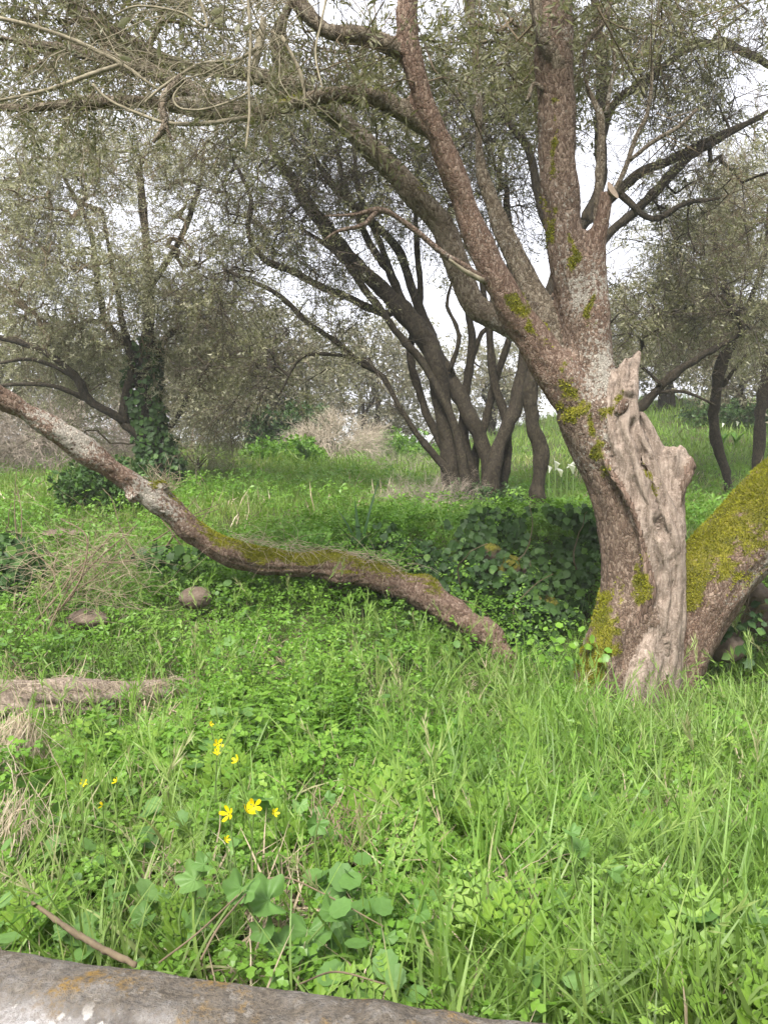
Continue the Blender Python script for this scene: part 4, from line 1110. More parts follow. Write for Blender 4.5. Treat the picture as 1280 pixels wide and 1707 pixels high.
for k_, (bx_, by_, bY_, rx_, ry_, lb_) in enumerate(((740, 728, 27, 130, 34, 'pale far thicket behind the stems of the multi-stemmed olive'), (310, 765, 23, 120, 40, 'pale far thicket between the ivy-wrapped trunk and the dark bush'), (20, 790, 19, 110, 44, 'pale far thicket at the left edge'), (560, 722, 30, 110, 36, 'pale far thicket behind the tan bush'))):
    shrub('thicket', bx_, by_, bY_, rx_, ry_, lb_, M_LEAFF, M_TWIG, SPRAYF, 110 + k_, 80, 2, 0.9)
shrub('green_bush', 1240, 700, 19, 90, 16, 'green brambles along the rise at the right edge', M_BUSHG, M_TWIG, BROAD, 59, 70, 3, 0.9)
shrub('green_bush', 655, 738, 20, 50, 16, 'bright green leafy patch in the distance right of the tan bush', M_HERB, M_STEM, BROAD, 60, 60, 4, 0.9)
shrub('green_bush', 478, 768, 16, 50, 16, 'bright green leafy patch in the meadow below the dark bush', M_HERB, M_STEM, BROAD, 61, 70, 4, 0.8)

# ------------------------------------------------------------------ leaning trunk across the middle
sp = [(842, 1135, 25, 5.02), (840, 1098, 26, 5.05), (825, 1068, 27, 5.08), (806, 1052, 26, 5.1), (787, 1040, 27, 5.12), (739, 1009, 28, 5.2), (690, 984, 29, 5.25), (618, 960, 28, 5.25), (545, 946, 27, 5.2), (448, 936, 26, 5.1), (375, 918, 26, 5.0), (326, 888, 25, 4.95), (283, 846, 24, 4.9), (225, 808, 23, 4.8), (169, 770, 21, 4.7), (112, 732, 19, 4.6), (50, 690, 18, 4.5), (0, 660, 18, 4.4), (-90, 610, 17, 4.2), (-220, 560, 15, 4.0)]
f = P(835, 1085, 5.05); f[2] = H1(f[0], f[1])
lean = thing('leaning_trunk', f, 'long mossy trunk leaning low from the grass to the left edge', 'tree trunk')
lp, lr = path(sp, 8)
st = [(268, 838, 16, 4.88), (268, 815, 15, 4.86), (272, 798, 11, 4.84)]
st2 = [(232, 815, 15, 4.8), (222, 826, 13, 4.76), (212, 824, 10, 4.72)]
lim = [(lp, lr), path(st, 6), path(st2, 6)]
lim = [(p, r * (0.95 + 0.08 * np.sin(np.arange(len(r)) * .33) + 0.06 * np.sin(np.arange(len(r)) * .71 + 1))) for p, r in lim]
V, N, F = fuse([tube(p, r, 20, True, 0.22, k) for k, (p, r) in enumerate(lim)], 0.0125, 4)
idx, tan, _ = nearest_limb(V, lim)
V = barkify(V, N, F, tan, 1.1, 0.4); N = vnormals(V, F)
x_, y_ = pix(V); nz = fbm(V, 6, 3, 33)
moss = np.clip(0.75 * N[:, 2] - 0.25 * N[:, 1] + 0.1 + 0.4 * nz, 0, 1) * sm(250, 350, x_) * sm(720, 600, x_)
moss = np.maximum(moss, np.clip(0.6 * N[:, 2] + 0.45 * nz - 0.05, 0, 1) * sm(230, 260, x_) * sm(800, 700, x_))
lich = sm(440, 250, x_) * 1.3 * (0.4 + 0.6 * nz)
split_parts(lean, V, F, idx, ['trunk', 'stub', 'stub'], [M_BARK_R, M_BARK_G, M_LIP], {'moss': moss, 'lichen': lich})
moss_tufts(lean, V, N, F, moss, 14000, size=0.012)
rg = np.random.default_rng(66)
tw = []
for k in range(130):                       # tuft of dry shoots on the stub
    a = P(268 + rg.normal() * 14, 812 + rg.normal() * 12, 4.86)
    p, r = wild_twig(a, [rg.normal() * .6, -0.3 + rg.normal() * .4, 0.8 + rg.normal() * .5], rg.uniform(.05, .14), 0.0022, rg, .6, 4)
    tw.append(tube(p, r, 3, False))
for k in range(260):                       # dry stalks lying on top
    xx = rg.uniform(360, 680); yy = np.interp(xx, [360, 450, 545, 620, 690], [898, 908, 916, 930, 952])
    a = P(xx, yy + rg.normal() * 5, np.interp(xx, [360, 450, 545, 690], [5.0, 5.1, 5.2, 5.25]))
    p, r = wild_twig(a, [rg.normal(), -0.2 + rg.normal() * .3, 0.12 + rg.normal() * .25], rg.uniform(.08, .3), 0.0016, rg, .7, 5, -1)
    tw.append(tube(p, r, 3, False))
V, T = join(tw)
link('dry_shoots', mesh('dry_shoots', local(V, lean), T, M_STRAW, attrs={'rnd': np.repeat(rg.random(len(V) // 4 + 1), 4)[:len(V)]}), lean, kind='stuff')

# ------------------------------------------------------------------ log on the left
lp, lr = path([(-130, 1172, 34, 3.3), (-40, 1168, 35, 3.38), (40, 1164, 33, 3.45), (110, 1162, 33, 3.52), (180, 1162, 30, 3.62), (230, 1158, 26, 3.72), (290, 1150, 22, 3.86), (335, 1146, 19, 3.98)], 8)
f = lp[10].copy(); f[2] -= lr[10]
log = thing('log', f, 'greyish rotten log lying in the grass at the left edge', 'log')
V, N, F = fuse([tube(lp, lr, 20, True, 0.15, 4)], 0.011, 3)
idx, tan, _ = nearest_limb(V, [(lp, lr)])
V = barkify(V, N, F, tan, 1.0, 0.7)
split_parts(log, V, F, idx, ['log_body'], [M_LOG], {'moss': np.zeros(len(V)), 'lichen': np.zeros(len(V))})
tw = []
for k in range(520):
    i = rg.integers(0, len(lp)); 
    a = lp[i] + np.array([rg.normal() * .05, -0.3 * lr[i] + rg.normal() * .04, lr[i] * rg.uniform(.55, 1.05)])
    p, r = wild_twig(a, [rg.normal(), rg.normal() * .5 - .1, rg.normal() * .2], rg.uniform(.06, .22), 0.0013, rg, .8, 5, -1.5)
    tw.append(tube(p, r, 3, False))
V, T = join(tw)
link('straw', mesh('straw', local(V, log), T, M_STRAW, attrs={'rnd': np.repeat(rg.random(len(V) // 18 + 1), 18)[:len(V)]}), log, kind='stuff')

# ------------------------------------------------------------------ stones
def boulder(px, py, Y, r3, label, seed, moss=0.0, tilt=0.0, group=None):
    seed = seed + 30
    c = P(px, py, Y)
    Vv, Ff = chunk('', 0, 0, 0, *r3, None, seed, None, 0.24)
    N_ = unit(Vv)
    mo = np.clip(moss * (0.75 + 0.5 * N_[:, 2]) + 0.3 * fbm(Vv + c, 8, 2, 4), 0, 1) if moss else np.zeros(len(Vv))
    ca, sa = math.cos(tilt), math.sin(tilt)
    Vv = np.stack([Vv[:, 0] * ca - Vv[:, 2] * sa, Vv[:, 1], Vv[:, 0] * sa + Vv[:, 2] * ca], 1)
    link('boulder', mesh('boulder', Vv, Ff, M_ROCK, attrs={'moss': mo, 'lichen': np.zeros(len(Vv))}), None, c, label=label, cat='stone', group=group)

m, nt, out = mat('field_stone')
tc = nd(nt, 'TexCoord')
n1 = nd(nt, 'TexNoise', {'Vector': tc.outputs['Object'], 'Scale': 12.0, 'Detail': 8.0, 'Roughness': 0.7})
n2 = nd(nt, 'TexNoise', {'Vector': tc.outputs['Object'], 'Scale': 70.0, 'Detail': 4.0})
c = ramp(nt, n1.outputs['Fac'], [(0.3, (0.07, 0.05, 0.036)), (0.55, (0.125, 0.094, 0.07)), (0.75, (0.2, 0.16, 0.125))])
ma = nd(nt, 'Attribute', attribute_name='moss')
mf = mth(nt, 'ADD', ma.outputs['Fac'], mth(nt, 'MULTIPLY', mth(nt, 'SUBTRACT', n1.outputs['Fac'], 0.5), 1.2))
c = mixc(nt, ramp(nt, mf, [(0.4, 0.0), (0.6, 1.0)]), c, ramp(nt, n2.outputs['Fac'], [(0.35, (0.06, 0.062, 0.01)), (0.65, (0.15, 0.14, 0.018))]))
bp = nd(nt, 'Bump', {'Height': mth(nt, 'ADD', n1.outputs['Fac'], mth(nt, 'MULTIPLY', n2.outputs['Fac'], .4)), 'Strength': 0.8, 'Distance': 0.015})
bs = nd(nt, 'BsdfPrincipled', {'Base Color': c, 'Roughness': 0.9, 'Specular IOR Level': 0.2, 'Normal': bp.outputs[0]})
nt.links.new(bs.outputs[0], out.inputs[0])
M_ROCK = m
GS = 'field stones on the banks'
boulder(325, 997, 4.9, (0.095, 0.09, 0.07), 'rounded brown stone in the herbs below the leaning trunk', 1, group=GS)
boulder(1246, 988, 4.95, (0.12, 0.12, 0.09), 'rounded grey stone under the mossy right limb', 2, group=GS)
boulder(845, 945, 5.64, (0.1, 0.1, 0.09), 'mossy round stone among the ivy on the bank', 3, 0.85, group=GS)
boulder(812, 920, 5.70, (0.11, 0.1, 0.08), 'mossy flat stone just left of the round mossy one in the ivy', 6, 0.6, group=GS)
boulder(885, 955, 5.66, (0.1, 0.1, 0.1), 'dark stone right of the round mossy stone in the ivy', 7, 0.35, group=GS)
boulder(908, 1010, 5.46, (0.1, 0.1, 0.09), 'mossy stone low in the ivy beside the trunk', 8, 0.6, group=GS)
boulder(1205, 1075, 4.85, (0.12, 0.12, 0.1), 'shaded stone low down at the foot of the right limb', 9, 0.1, group=GS)
boulder(1275, 1030, 5.0, (0.14, 0.12, 0.1), 'dull mossy stone at the right edge below the rounded grey one', 10, 0.4, group=GS)
boulder(145, 1034, 4.6, (0.13, 0.12, 0.06), 'flat brown stone under the dead brushwood', 11, group=GS)
boulder(560, 985, 5.35, (0.12, 0.1, 0.07), 'shaded stone tucked beneath the leaning trunk', 12, group=GS)
boulder(105, 888, 6.6, (0.17, 0.15, 0.03), 'flat pale stone in the grass above the ivy clump', 13, group=GS)

# ------------------------------------------------------------------ ground cover templates
def blade(rng, L, W, seg, lean, curl, az, base=(0, 0, 0), heavy=0.0):
    t = np.linspace(0, 1, seg + 1)
    th = lean + curl * t
    st = L / seg
    r = np.concatenate([[0], np.cumsum(np.sin(th[:-1]) * st)]); z = np.concatenate([[0], np.cumsum(np.cos(th[:-1]) * st)])
    d = np.array([math.cos(az), math.sin(az)]); s = np.array([-d[1], d[0], 0])
    c = np.stack([base[0] + d[0] * r, base[1] + d[1] * r, base[2] + z], 1)
    w = W / 2 * np.minimum(1, 0.55 + 1.2 * t) * (1 - t ** 2.2)
    V, T = [], []
    for i in range(seg):
        V += [c[i] - s * w[i], c[i] + s * w[i]]
    V.append(c[seg])
    for i in range(seg - 1):
        a = 2 * i
        T += [(a, a + 1, a + 3), (a, a + 3, a + 2)]
    T.append((2 * seg - 2, 2 * seg - 1, 2 * seg))
    return np.array(V), np.array(T)

def make_tuft(seed, n, L, W, seg, spread=0.05, stand=0.25):
    r = np.random.default_rng(seed)
    ps, rn = [], []
    for k in range(n):
        a = r.uniform(0, 6.28); ra = spread * math.sqrt(r.random())
        V, T = blade(r, L * r.uniform(.5, 1.2), W * r.uniform(.6, 1.3), seg, r.uniform(0, stand), r.uniform(0.2, 2.1), r.uniform(0, 6.28), (ra * math.cos(a), ra * math.sin(a), -0.02))
        ps.append((V, T)); rn.append(np.full(len(V), r.random()))
    V, T = join(ps)
    return V, T, np.zeros(len(T), int), np.concatenate(rn)

LOBES = {}
def lobed(nl, depth, rng=None, cup=0.15):
    """fan leaf in xy plane: stalk at origin, tip at +x, unit length"""
    k = nl * 2 + 1
    a = np.linspace(-2.5, 2.5, k)
    r = np.where(np.arange(k) % 2 == 1, 0.55, 0.55 * (1 - depth)) * (1 - 0.12 * np.abs(a))
    r[0] = r[-1] = 0.42
    x = 0.45 + r * np.cos(a); y = r * np.sin(a)
    z = cup * ((x - .45) ** 2 + y * y) * 1.4
    V = np.vstack([[0.42, 0, 0], np.stack([x, y, z], 1), [0.05, 0, 0.02]])
    n = len(V) - 1
    T = np.array([(0, i, i + 1) for i in range(1, n - 1)] + [(0, n - 1, n), (0, n, 1)])
    return V, T

def make_herb(seed, n, h, leaf, nl=3, depth=0.35, flat=0.7, spread=0.07, stems=True, cut=None):
    r = np.random.default_rng(seed)
    LV, LT = lobed(nl, depth) if cut is None else cutleaf(r, cut)
    ps, rn, mi = [], [], []
    for k in range(n):
        az = r.uniform(0, 6.28); u = r.random()
        hh = h * (0.25 + 0.8 * u); rad = spread * (1.15 - 0.6 * u) * math.sqrt(r.uniform(0.1, 1))
        p = np.array([rad * math.cos(az), rad * math.sin(az), hh])
        d = unit(np.array([math.cos(az + r.normal() * .5), math.sin(az + r.normal() * .5), r.normal() * 0.35 - 0.1]))
        up = unit(np.array([0, 0, 1.0]) + r.normal(size=3) * flat * 0.6)
        s = unit(np.cross(up, d)); nn = np.cross(d, s)
        L = leaf * r.uniform(.6, 1.3)
        V = p + (LV[:, :1] * d + LV[:, 1:2] * s + LV[:, 2:] * nn) * L
        ps.append((V, LT)); rn.append(np.full(len(V), np.clip(0.2 + 0.6 * r.random(), 0, 1))); mi.append(np.zeros(len(LT), int))
        if stems and k % 2 == 0:
            Vc, Tc = cone_tris(np.array([[p[0] * 0.2, p[1] * 0.2, -0.01]]), p[None], 0.0022)
            ps.append((Vc, Tc)); rn.append(np.full(4, .5)); mi.append(np.zeros(3, int))
    V, T = join(ps)
    return V, T, np.concatenate(mi), np.concatenate(rn)

def cutleaf(rng, teeth=1):
    """trefoil of toothed leaflets, unit length, stalk at origin"""
    ps = []
    for a, l in ((0, 1.0), (1.25, .85), (-1.25, .85)):
        if teeth:
            t = np.array([[0, 0], [.42, .40], [.55, .2], [.85, .26], [1, 0], [.85, -.26], [.55, -.2], [.42, -.40]]) * l * .62
            T = np.array([(0, 1, 2), (0, 2, 6), (0, 6, 7), (2, 3, 4), (2, 4, 6), (6, 4, 5)])
        else:
            t = np.array([[0, 0], [.55, .3], [1, .0], [.55, -.3]]) * l * .62
            T = np.array([(0, 1, 2), (0, 2, 3)])
        x, y = t[:, 0] + .12, t[:, 1]
        V = np.stack([x * math.cos(a) - y * math.sin(a) + .3, x * math.sin(a) + y * math.cos(a), 0.25 * np.abs(y) - .22 * x * x], 1)
        ps.append((V, T))
    return join(ps)

def make_fern(seed, nf=5, L=0.2):
    r = np.random.default_rng(seed)
    bs_, ds_, ss_, ls_ = [], [], [], []
    for f_ in range(nf):
        az = r.uniform(0, 6.28); lean_ = r.uniform(.15, .9)
        t = np.linspace(0, 1, 9); th = lean_ + 0.9 * t; st = L * r.uniform(.7, 1.2) / 8
        rad = np.concatenate([[0], np.cumsum(np.sin(th[:-1]) * st)]); z = np.concatenate([[0], np.cumsum(np.cos(th[:-1]) * st)])
        d2 = np.array([math.cos(az), math.sin(az), 0]); s = np.array([-d2[1], d2[0], 0])
        c = d2 * rad[:, None] + np.array([0, 0, 1]) * z[:, None]
        tg = unit(np.gradient(c, axis=0))
        for i in range(3, 9):
            for sg in (-1, 1):
                pl = L * 0.34 * (1.05 - t[i]) * 1.4 + 0.008
                pd = unit(s * sg + tg[i] * 0.55)
                for q in range(3):
                    b = c[i] + pd * pl * q / 3
                    for s2 in (-1, 0, 1):
                        if q < 2 and s2 == 0:
                            continue
                        bs_.append(b); ds_.append(unit(pd + s2 * 0.9 * tg[i])); ss_.append(unit(np.cross(ds_[-1], np.cross(tg[i], s)))); ls_.append(pl * 0.5)
        bs_.append(c[0]); ds_.append(unit(c[5] - c[0])); ss_.append(s); ls_.append(np.linalg.norm(c[5] - c[0]) * 1.0)
    b, d, s, l = map(np.array, (bs_, ds_, ss_, ls_))
    W = np.where(l > L * 0.4, 0.003, l * 0.5)
    V, T = leaf_tris(b, d, s, l, W, 0.1)
    return V, T, np.zeros(len(T), int), np.repeat(r.random(len(b)), 4)

def make_seed_stalk(seed, L=0.55):
    r = np.random.default_rng(seed)
    V, T = blade(r, L, 0.0035, 6, 0.05, 0.55, 0)
    ps = [(V, T)]; rn = [np.full(len(V), 0.75)]
    c = V[-1]; prev = V[-3]
    d = unit(c - prev)
    n = 16
    b = c - d * np.linspace(0, L * .22, n)[:, None]
    q = r.normal(size=(n, 3))
    dd = unit(d + 0.45 * unit(q))
    s = unit(np.cross(dd, r.normal(size=(n, 3))))
    Vl, Tl = leaf_tris(b, dd, s, np.full(n, L * .09), np.full(n, .005))
    ps.append((Vl, Tl)); rn.append(np.full(len(Vl), 0.93))
    V, T = join(ps)
    return V, T, np.zeros(len(T), int), np.concatenate(rn)

def make_nettle(seed, h=0.3, pairs=6, leaf=0.06):
    r = np.random.default_rng(seed)
    bs_, ds_, ss_, ls_ = [], [], [], []
    for k in range(pairs):
        z = h * (0.25 + 0.75 * k / (pairs - 1)); az = k * 1.57 + r.normal() * .3
        for q in (0, math.pi):
            d = unit(np.array([math.cos(az + q), math.sin(az + q), 0.35 - 0.4 * r.random()]))
            bs_.append([0, 0, z]); ds_.append(d); ss_.append(unit(np.cross([0, 0, 1], d))); ls_.append(leaf * (1.25 - 0.75 * k / pairs) * r.uniform(.8, 1.2))
    b, d, s, l = map(np.array, (bs_, ds_, ss_, ls_))
    b = b.astype(float)
    V1, T1 = leaf_tris(b, d, s, l, l * 0.55, 0.12)
    V2, T2 = cone_tris(np.array([[0, 0, -.02]]), np.array([[0, 0, h * 1.15]]), 0.004)
    n = 14
    bb = np.stack([0 * np.arange(n), 0 * np.arange(n), h * np.linspace(0.95, 1.3, n)], 1); dd = unit(r.normal(size=(n, 3)) + [0, 0, .8])
    V3, T3 = leaf_tris(bb, dd, unit(np.cross(dd, r.normal(size=(n, 3)))), np.full(n, .02), np.full(n, .009))
    V, T = join([(V1, T1), (V2, T2), (V3, T3)])
    return V, T, np.zeros(len(T), int), np.concatenate([np.repeat(r.random(len(b)), 4), np.full(4, .6), np.full(len(V3), 1.0)])

# areas kept open
def pixg(x, y, dz=0.1):
    V = np.stack([x, y, H(x, y) + dz], 1)
    return pix(V)

def ground_points(n, y0, y1, rng, margin=0.7, power=1.0):
    """more points nearer the camera"""
    u = rng.random(n)
    y = (y0 ** (1 - power) + u * (y1 ** (1 - power) - y0 ** (1 - power))) ** (1 / (1 - power)) if power != 1 else y0 * (y1 / y0) ** u
    x = (rng.random(n) * 2 - 1) * (0.5 * y + margin)
    return x, y

def behind_wall(x, y):
    s = (x - wa[0]) * wnrm[0] + (y - wa[1]) * wnrm[1]
    return s < -0.03

def near_tree(x, y):
    return ((x - base[0]) ** 2 + (y - base[1]) ** 2 < 0.33 ** 2)

def cover(name, label, cat, templates, x, y, scale, rng, material, tilt=0.18, dz=0.0, irnd=None):
    keep = behind_wall(x, y) & ~near_tree(x, y)
    x, y, scale = x[keep], y[keep], scale[keep]
    if irnd is not None:
        irnd = irnd[keep]
    pos = np.stack([x, y, H(x, y) + dz], 1)
    d = unit(np.stack([rng.normal(size=len(x)) * tilt, rng.normal(size=len(x)) * tilt, np.ones(len(x))], 1))
    B = basis(d, rng, rng.uniform(0, 6.28, len(x)))
    V, T, mi, rn = scatter(templates, rng.integers(0, len(templates), len(x)), pos, B, scale, rng, 0.12, irnd)
    TRI[name] = len(T)
    link(name, mesh(name, V, T, material, mi, {'rnd': rn}, smooth=False), kind='stuff', label=label, cat=cat)

rg = np.random.default_rng(101)
TUFT = [make_tuft(s, 10, 0.36, 0.0095, 4, 0.05, 0.4) for s in range(8)]
TUFTM = [make_tuft(s + 30, 8, 0.26, 0.012, 2, 0.1, 0.4) for s in range(5)]
TUFTF = [make_tuft(s + 50, 10, 0.3, 0.024, 2, 0.28, 0.5) for s in range(5)]
HERB = [make_herb(s, 11, 0.19, 0.040, cut=1, stems=(s % 2 == 0)) for s in range(6)]
HERBS = [make_herb(s, 16, 0.19, 0.040, cut=0, stems=False, spread=0.09) for s in range(6)]
HERBB = [make_herb(s + 10, 8, 0.2, 0.045, 7, 0.12) for s in range(4)]
HERBM = [make_herb(s + 20, 9, 0.2, 0.058, stems=False, spread=0.12, cut=0) for s in range(4)]
TUFTW = [make_tuft(s + 70, 9, 0.42, 0.010, 7, 0.05, 0.3) for s in range(5)]
FERN = [make_fern(s, 4, 0.2) for s in range(5)]
SEED = [make_seed_stalk(s) for s in range(4)]
NETTLE = [make_nettle(s) for s in range(4)]

def fit(x, y):
    """shorter growth where it would stand in front of the log"""
    px, py = pixg(x, y, 0.02)
    lg = sm(360, 300, px) * sm(2.95, 3.15, y) * sm(3.95, 3.8, y)
    return 1 - 0.5 * lg

# grass in the foreground
x, y = ground_points(9000, 1.1, 6.0, rg, 0.45, 0.7)
px, py = pixg(x, y)
q = np.stack([x, y, 0 * x], 1)
w = 0.36 - 0.18 * sm(200, 300, px) * sm(640, 520, px) + 0.55 * sm(520, 800, px) * sm(1480, 1300, py) + 0.55 * sm(1350, 1420, py) * sm(480, 340, px) + 0.3 * sm(900, 1050, px) * sm(1350, 1500, py) + 0.3 * sm(300, 150, px) * sm(1150, 1050, py)
w *= np.clip(0.55 + 1.5 * fbm(q, 2.1, 2, 61), 0.05, 1.2) * (1 - 0.85 * blob(px, py, 285, 1470, 70, 80) - 0.75 * blob(px, py, 555, 1360, 60, 60))
k = rg.random(len(x)) < w
x, y, px, py = x[k], y[k], px[k], py[k]
sc = rg.uniform(.6, 1.15, len(x)) * (0.8 + 0.25 * sm(560, 760, px))
sc *= (1 - 0.3 * sm(4.0, 4.5, y) * sm(0.6, 1.2, x)) * fit(x, y)
cover('grass', 'long fresh green grass covering the foreground', 'grass', TUFT, x, y, sc, rg, M_GRASS, 0.28, irnd=0.3 * fbm(np.stack([x, y, 0 * x], 1), 1.1, 2, 7) + 0.05 + rg.normal(size=len(x)) * .16)
x, y = ground_points(900, 1.1, 4.6, rg, 0.6, 0.8)
px, py = pixg(x, y)
k = rg.random(len(x)) < 0.25 + 0.6 * sm(950, 1080, px) * sm(1450, 1550, py) + 0.5 * sm(330, 250, px) * sm(1340, 1400, py) + 0.3 * sm(600, 750, px)
cover('tall_grass', 'long broad arching grass blades rising above the herbs', 'grass', TUFTW, x[k], y[k], fit(x[k], y[k]) * rg.uniform(.6, 1.1, k.sum()), rg, M_GRASS, 0.3, irnd=rg.normal(size=k.sum()) * .15 + .12)
# stalks with seed heads
x, y = ground_points(340, 1.4, 5.0, rg, 0.4, 0.8)
cover('grass_stalks', 'pale seed-headed grass stalks standing out of the foreground grass', 'grass', SEED, x, y, rg.uniform(.6, 1.05, len(x)), rg, M_GRASS, 0.25)
# leafy herbs
x, y = ground_points(5200, 1.1, 6.2, rg, 0.4, 0.75)
px, py = pixg(x, y)
w = 0.75 + 0.25 * sm(820, 600, px) - 0.3 * sm(650, 850, px) * sm(1350, 1250, py)
w *= 1 - 0.8 * blob(px, py, 285, 1460, 60, 70) - 0.7 * blob(px, py, 560, 1360, 50, 60)
w *= 1 - 0.25 * sm(2.0, 1.7, y)
w *= 1 - 0.6 * blob(px, py, 420, 1530, 190, 90)
k = rg.random(len(x)) < w * np.clip(0.8 + 0.8 * fbm(np.stack([x, y, 0 * x], 1), 2.0, 2, 63), 0.15, 1.2)
x, y = x[k], y[k]
sc = rg.uniform(.7, 1.35, len(x)) * fit(x, y) * (0.75 + 0.25 * sm(1.5, 3.0, y))
k = y < 3.4
cover('undergrowth', 'bright green cut-leaved herbs carpeting the near ground', 'herbs', HERB, x[k], y[k], sc[k], rg, M_HERB, 0.25, irnd=0.28 * fbm(np.stack([x, y, 0 * x], 1)[k], 1.3, 2, 17) + rg.normal(size=k.sum()) * .18)
k = ~k
cover('low_herbs', 'bright green low herbs carpeting the ground around and behind the log', 'herbs', HERBS, x[k], y[k], sc[k], rg, M_HERB, 0.25, irnd=0.28 * fbm(np.stack([x, y, 0 * x], 1)[k], 1.3, 2, 17))
x, y = ground_points(420, 1.3, 6.0, rg, 0.6, 0.8)
px, py = pixg(x, y)
k = (rg.random(len(x)) < 0.2 + 0.5 * sm(800, 600, px))
cover('broad_herbs', 'broader scalloped herb leaves scattered among the grass', 'herbs', HERBB, x[k], y[k], fit(x[k], y[k]) * rg.uniform(.7, 1.25, k.sum()), rg, M_MALLOW, 0.3)
# feathery chervil
x, y = ground_points(1000, 1.1, 3.4, rg, 0.3, 0.8)
px, py = pixg(x, y)
k = (fit(x, y) > 0.8) & (rg.random(len(x)) < 1.0) & (rg.random(len(x)) < (0.05 + 0.5 * sm(620, 850, px) * sm(1330, 1460, py) + 0.25 * sm(450, 300, px) * sm(1380, 1300, py)))
cover('chervil', 'yellow-green feathery chervil in the lower right foreground', 'herbs', FERN, x[k], y[k], rg.uniform(.8, 1.5, k.sum()), rg, M_FERN, 0.3)
# upright nettle-like stalks, centre left
pts = [G(rg.normal() * 105 + 540, rg.normal() * 45 + 1190, 0.1) for _ in range(90)]
x, y = np.array([p[0] for p in pts]), np.array([p[1] for p in pts])
cover('nettles', 'patch of upright leafy stalks with pale tips between log and trunk', 'nettles', NETTLE, x, y, rg.uniform(.7, 1.2, len(x)), rg, M_HERB, 0.15)

# middle meadow
x, y = ground_points(8000, 5.4, 14, rg, 0.6, 1.0)
px, py = pixg(x, y)
q = np.stack([x, y, 0 * x], 1)
k = ~((y < 6.15) & (x > -0.1) & (rg.random(len(x)) < .85))
x, y, q = x[k], y[k], q[k]
cover('meadow_grass', 'bright meadow grass on the upper terrace', 'grass', TUFTM, x, y, rg.uniform(.5, 1.0, len(x)) * (0.6 + 0.4 * sm(6, 8, y)), rg, M_GRASSF, 0.3, irnd=0.55 * fbm(q, 0.6, 3, 9) + rg.normal(size=len(x)) * .08)
x, y = ground_points(2900, 5.0, 13, rg, 0.6, 1.0)
q = np.stack([x, y, 0 * x], 1)
k = fbm(q, 0.8, 2, 90) > -0.05 - 0.6 * sm(7, 6, y)
cover('meadow_herbs', 'leafy weeds mixed into the meadow grass', 'herbs', HERBM, x[k], y[k], rg.uniform(.6, 1.3, k.sum()), rg, M_HERB, 0.3, irnd=0.3 * fbm(q[k], 1.0, 2, 19))
x = rg.uniform(-1.2, 2.0, 900); y = rg.uniform(5.2, 6.5, 900)
k = fbm(np.stack([x, y, 0 * x], 1), 2.2, 2, 70) > -0.05
cover('bank_herbs', 'fresh green sprigs growing through the ivy of the bank', 'herbs', HERBS, x[k], y[k], rg.uniform(.8, 1.5, k.sum()), rg, M_HERB, 0.5, dz=0.06)
x, y = ground_points(4000, 13, 30, rg, 3.0, 1.0)
q = np.stack([x, y, 0 * x], 1)
cover('far_meadow', 'distant green meadow sloping up to the trees', 'grass', TUFTF, x, y, rg.uniform(.6, 1.2, len(x)), rg, M_GRASSF, 0.3, irnd=0.6 * fbm(q, 0.35, 3, 29) + rg.normal(size=len(x)) * .08)
x, y = ground_points(520, 6.2, 17, rg, 1.5, 1.0)
q = np.stack([x, y, 0 * x], 1)
k = fbm(q, 0.7, 2, 95) > 0.0
cover('tall_weeds', 'clumps of taller leafy weeds dotted over the meadow', 'herbs', HERBM, x[k], y[k], rg.uniform(1.0, 1.8, k.sum()), rg, M_HERB, 0.3, irnd=0.4 * fbm(q[k], 0.8, 2, 39))
x, y = ground_points(420, 6.4, 16, rg, 1.5, 1.0)
q = np.stack([x, y, 0 * x], 1)
k = fbm(q, 0.6, 2, 97) > 0.05
cover('dry_grass', 'dry tan grass tufts in the meadow', 'grass', TUFTM, x[k], y[k], rg.uniform(.8, 1.5, k.sum()), rg, M_STRAW, 0.4)

x, y = ground_points(900, 1.2, 5.0, rg, 0.4, 0.8)
cover('thatch', 'dead tan grass matted between the green plants', 'grass', TUFT, x, y, rg.uniform(.35, .8, len(x)), rg, M_STRAW, 0.7)

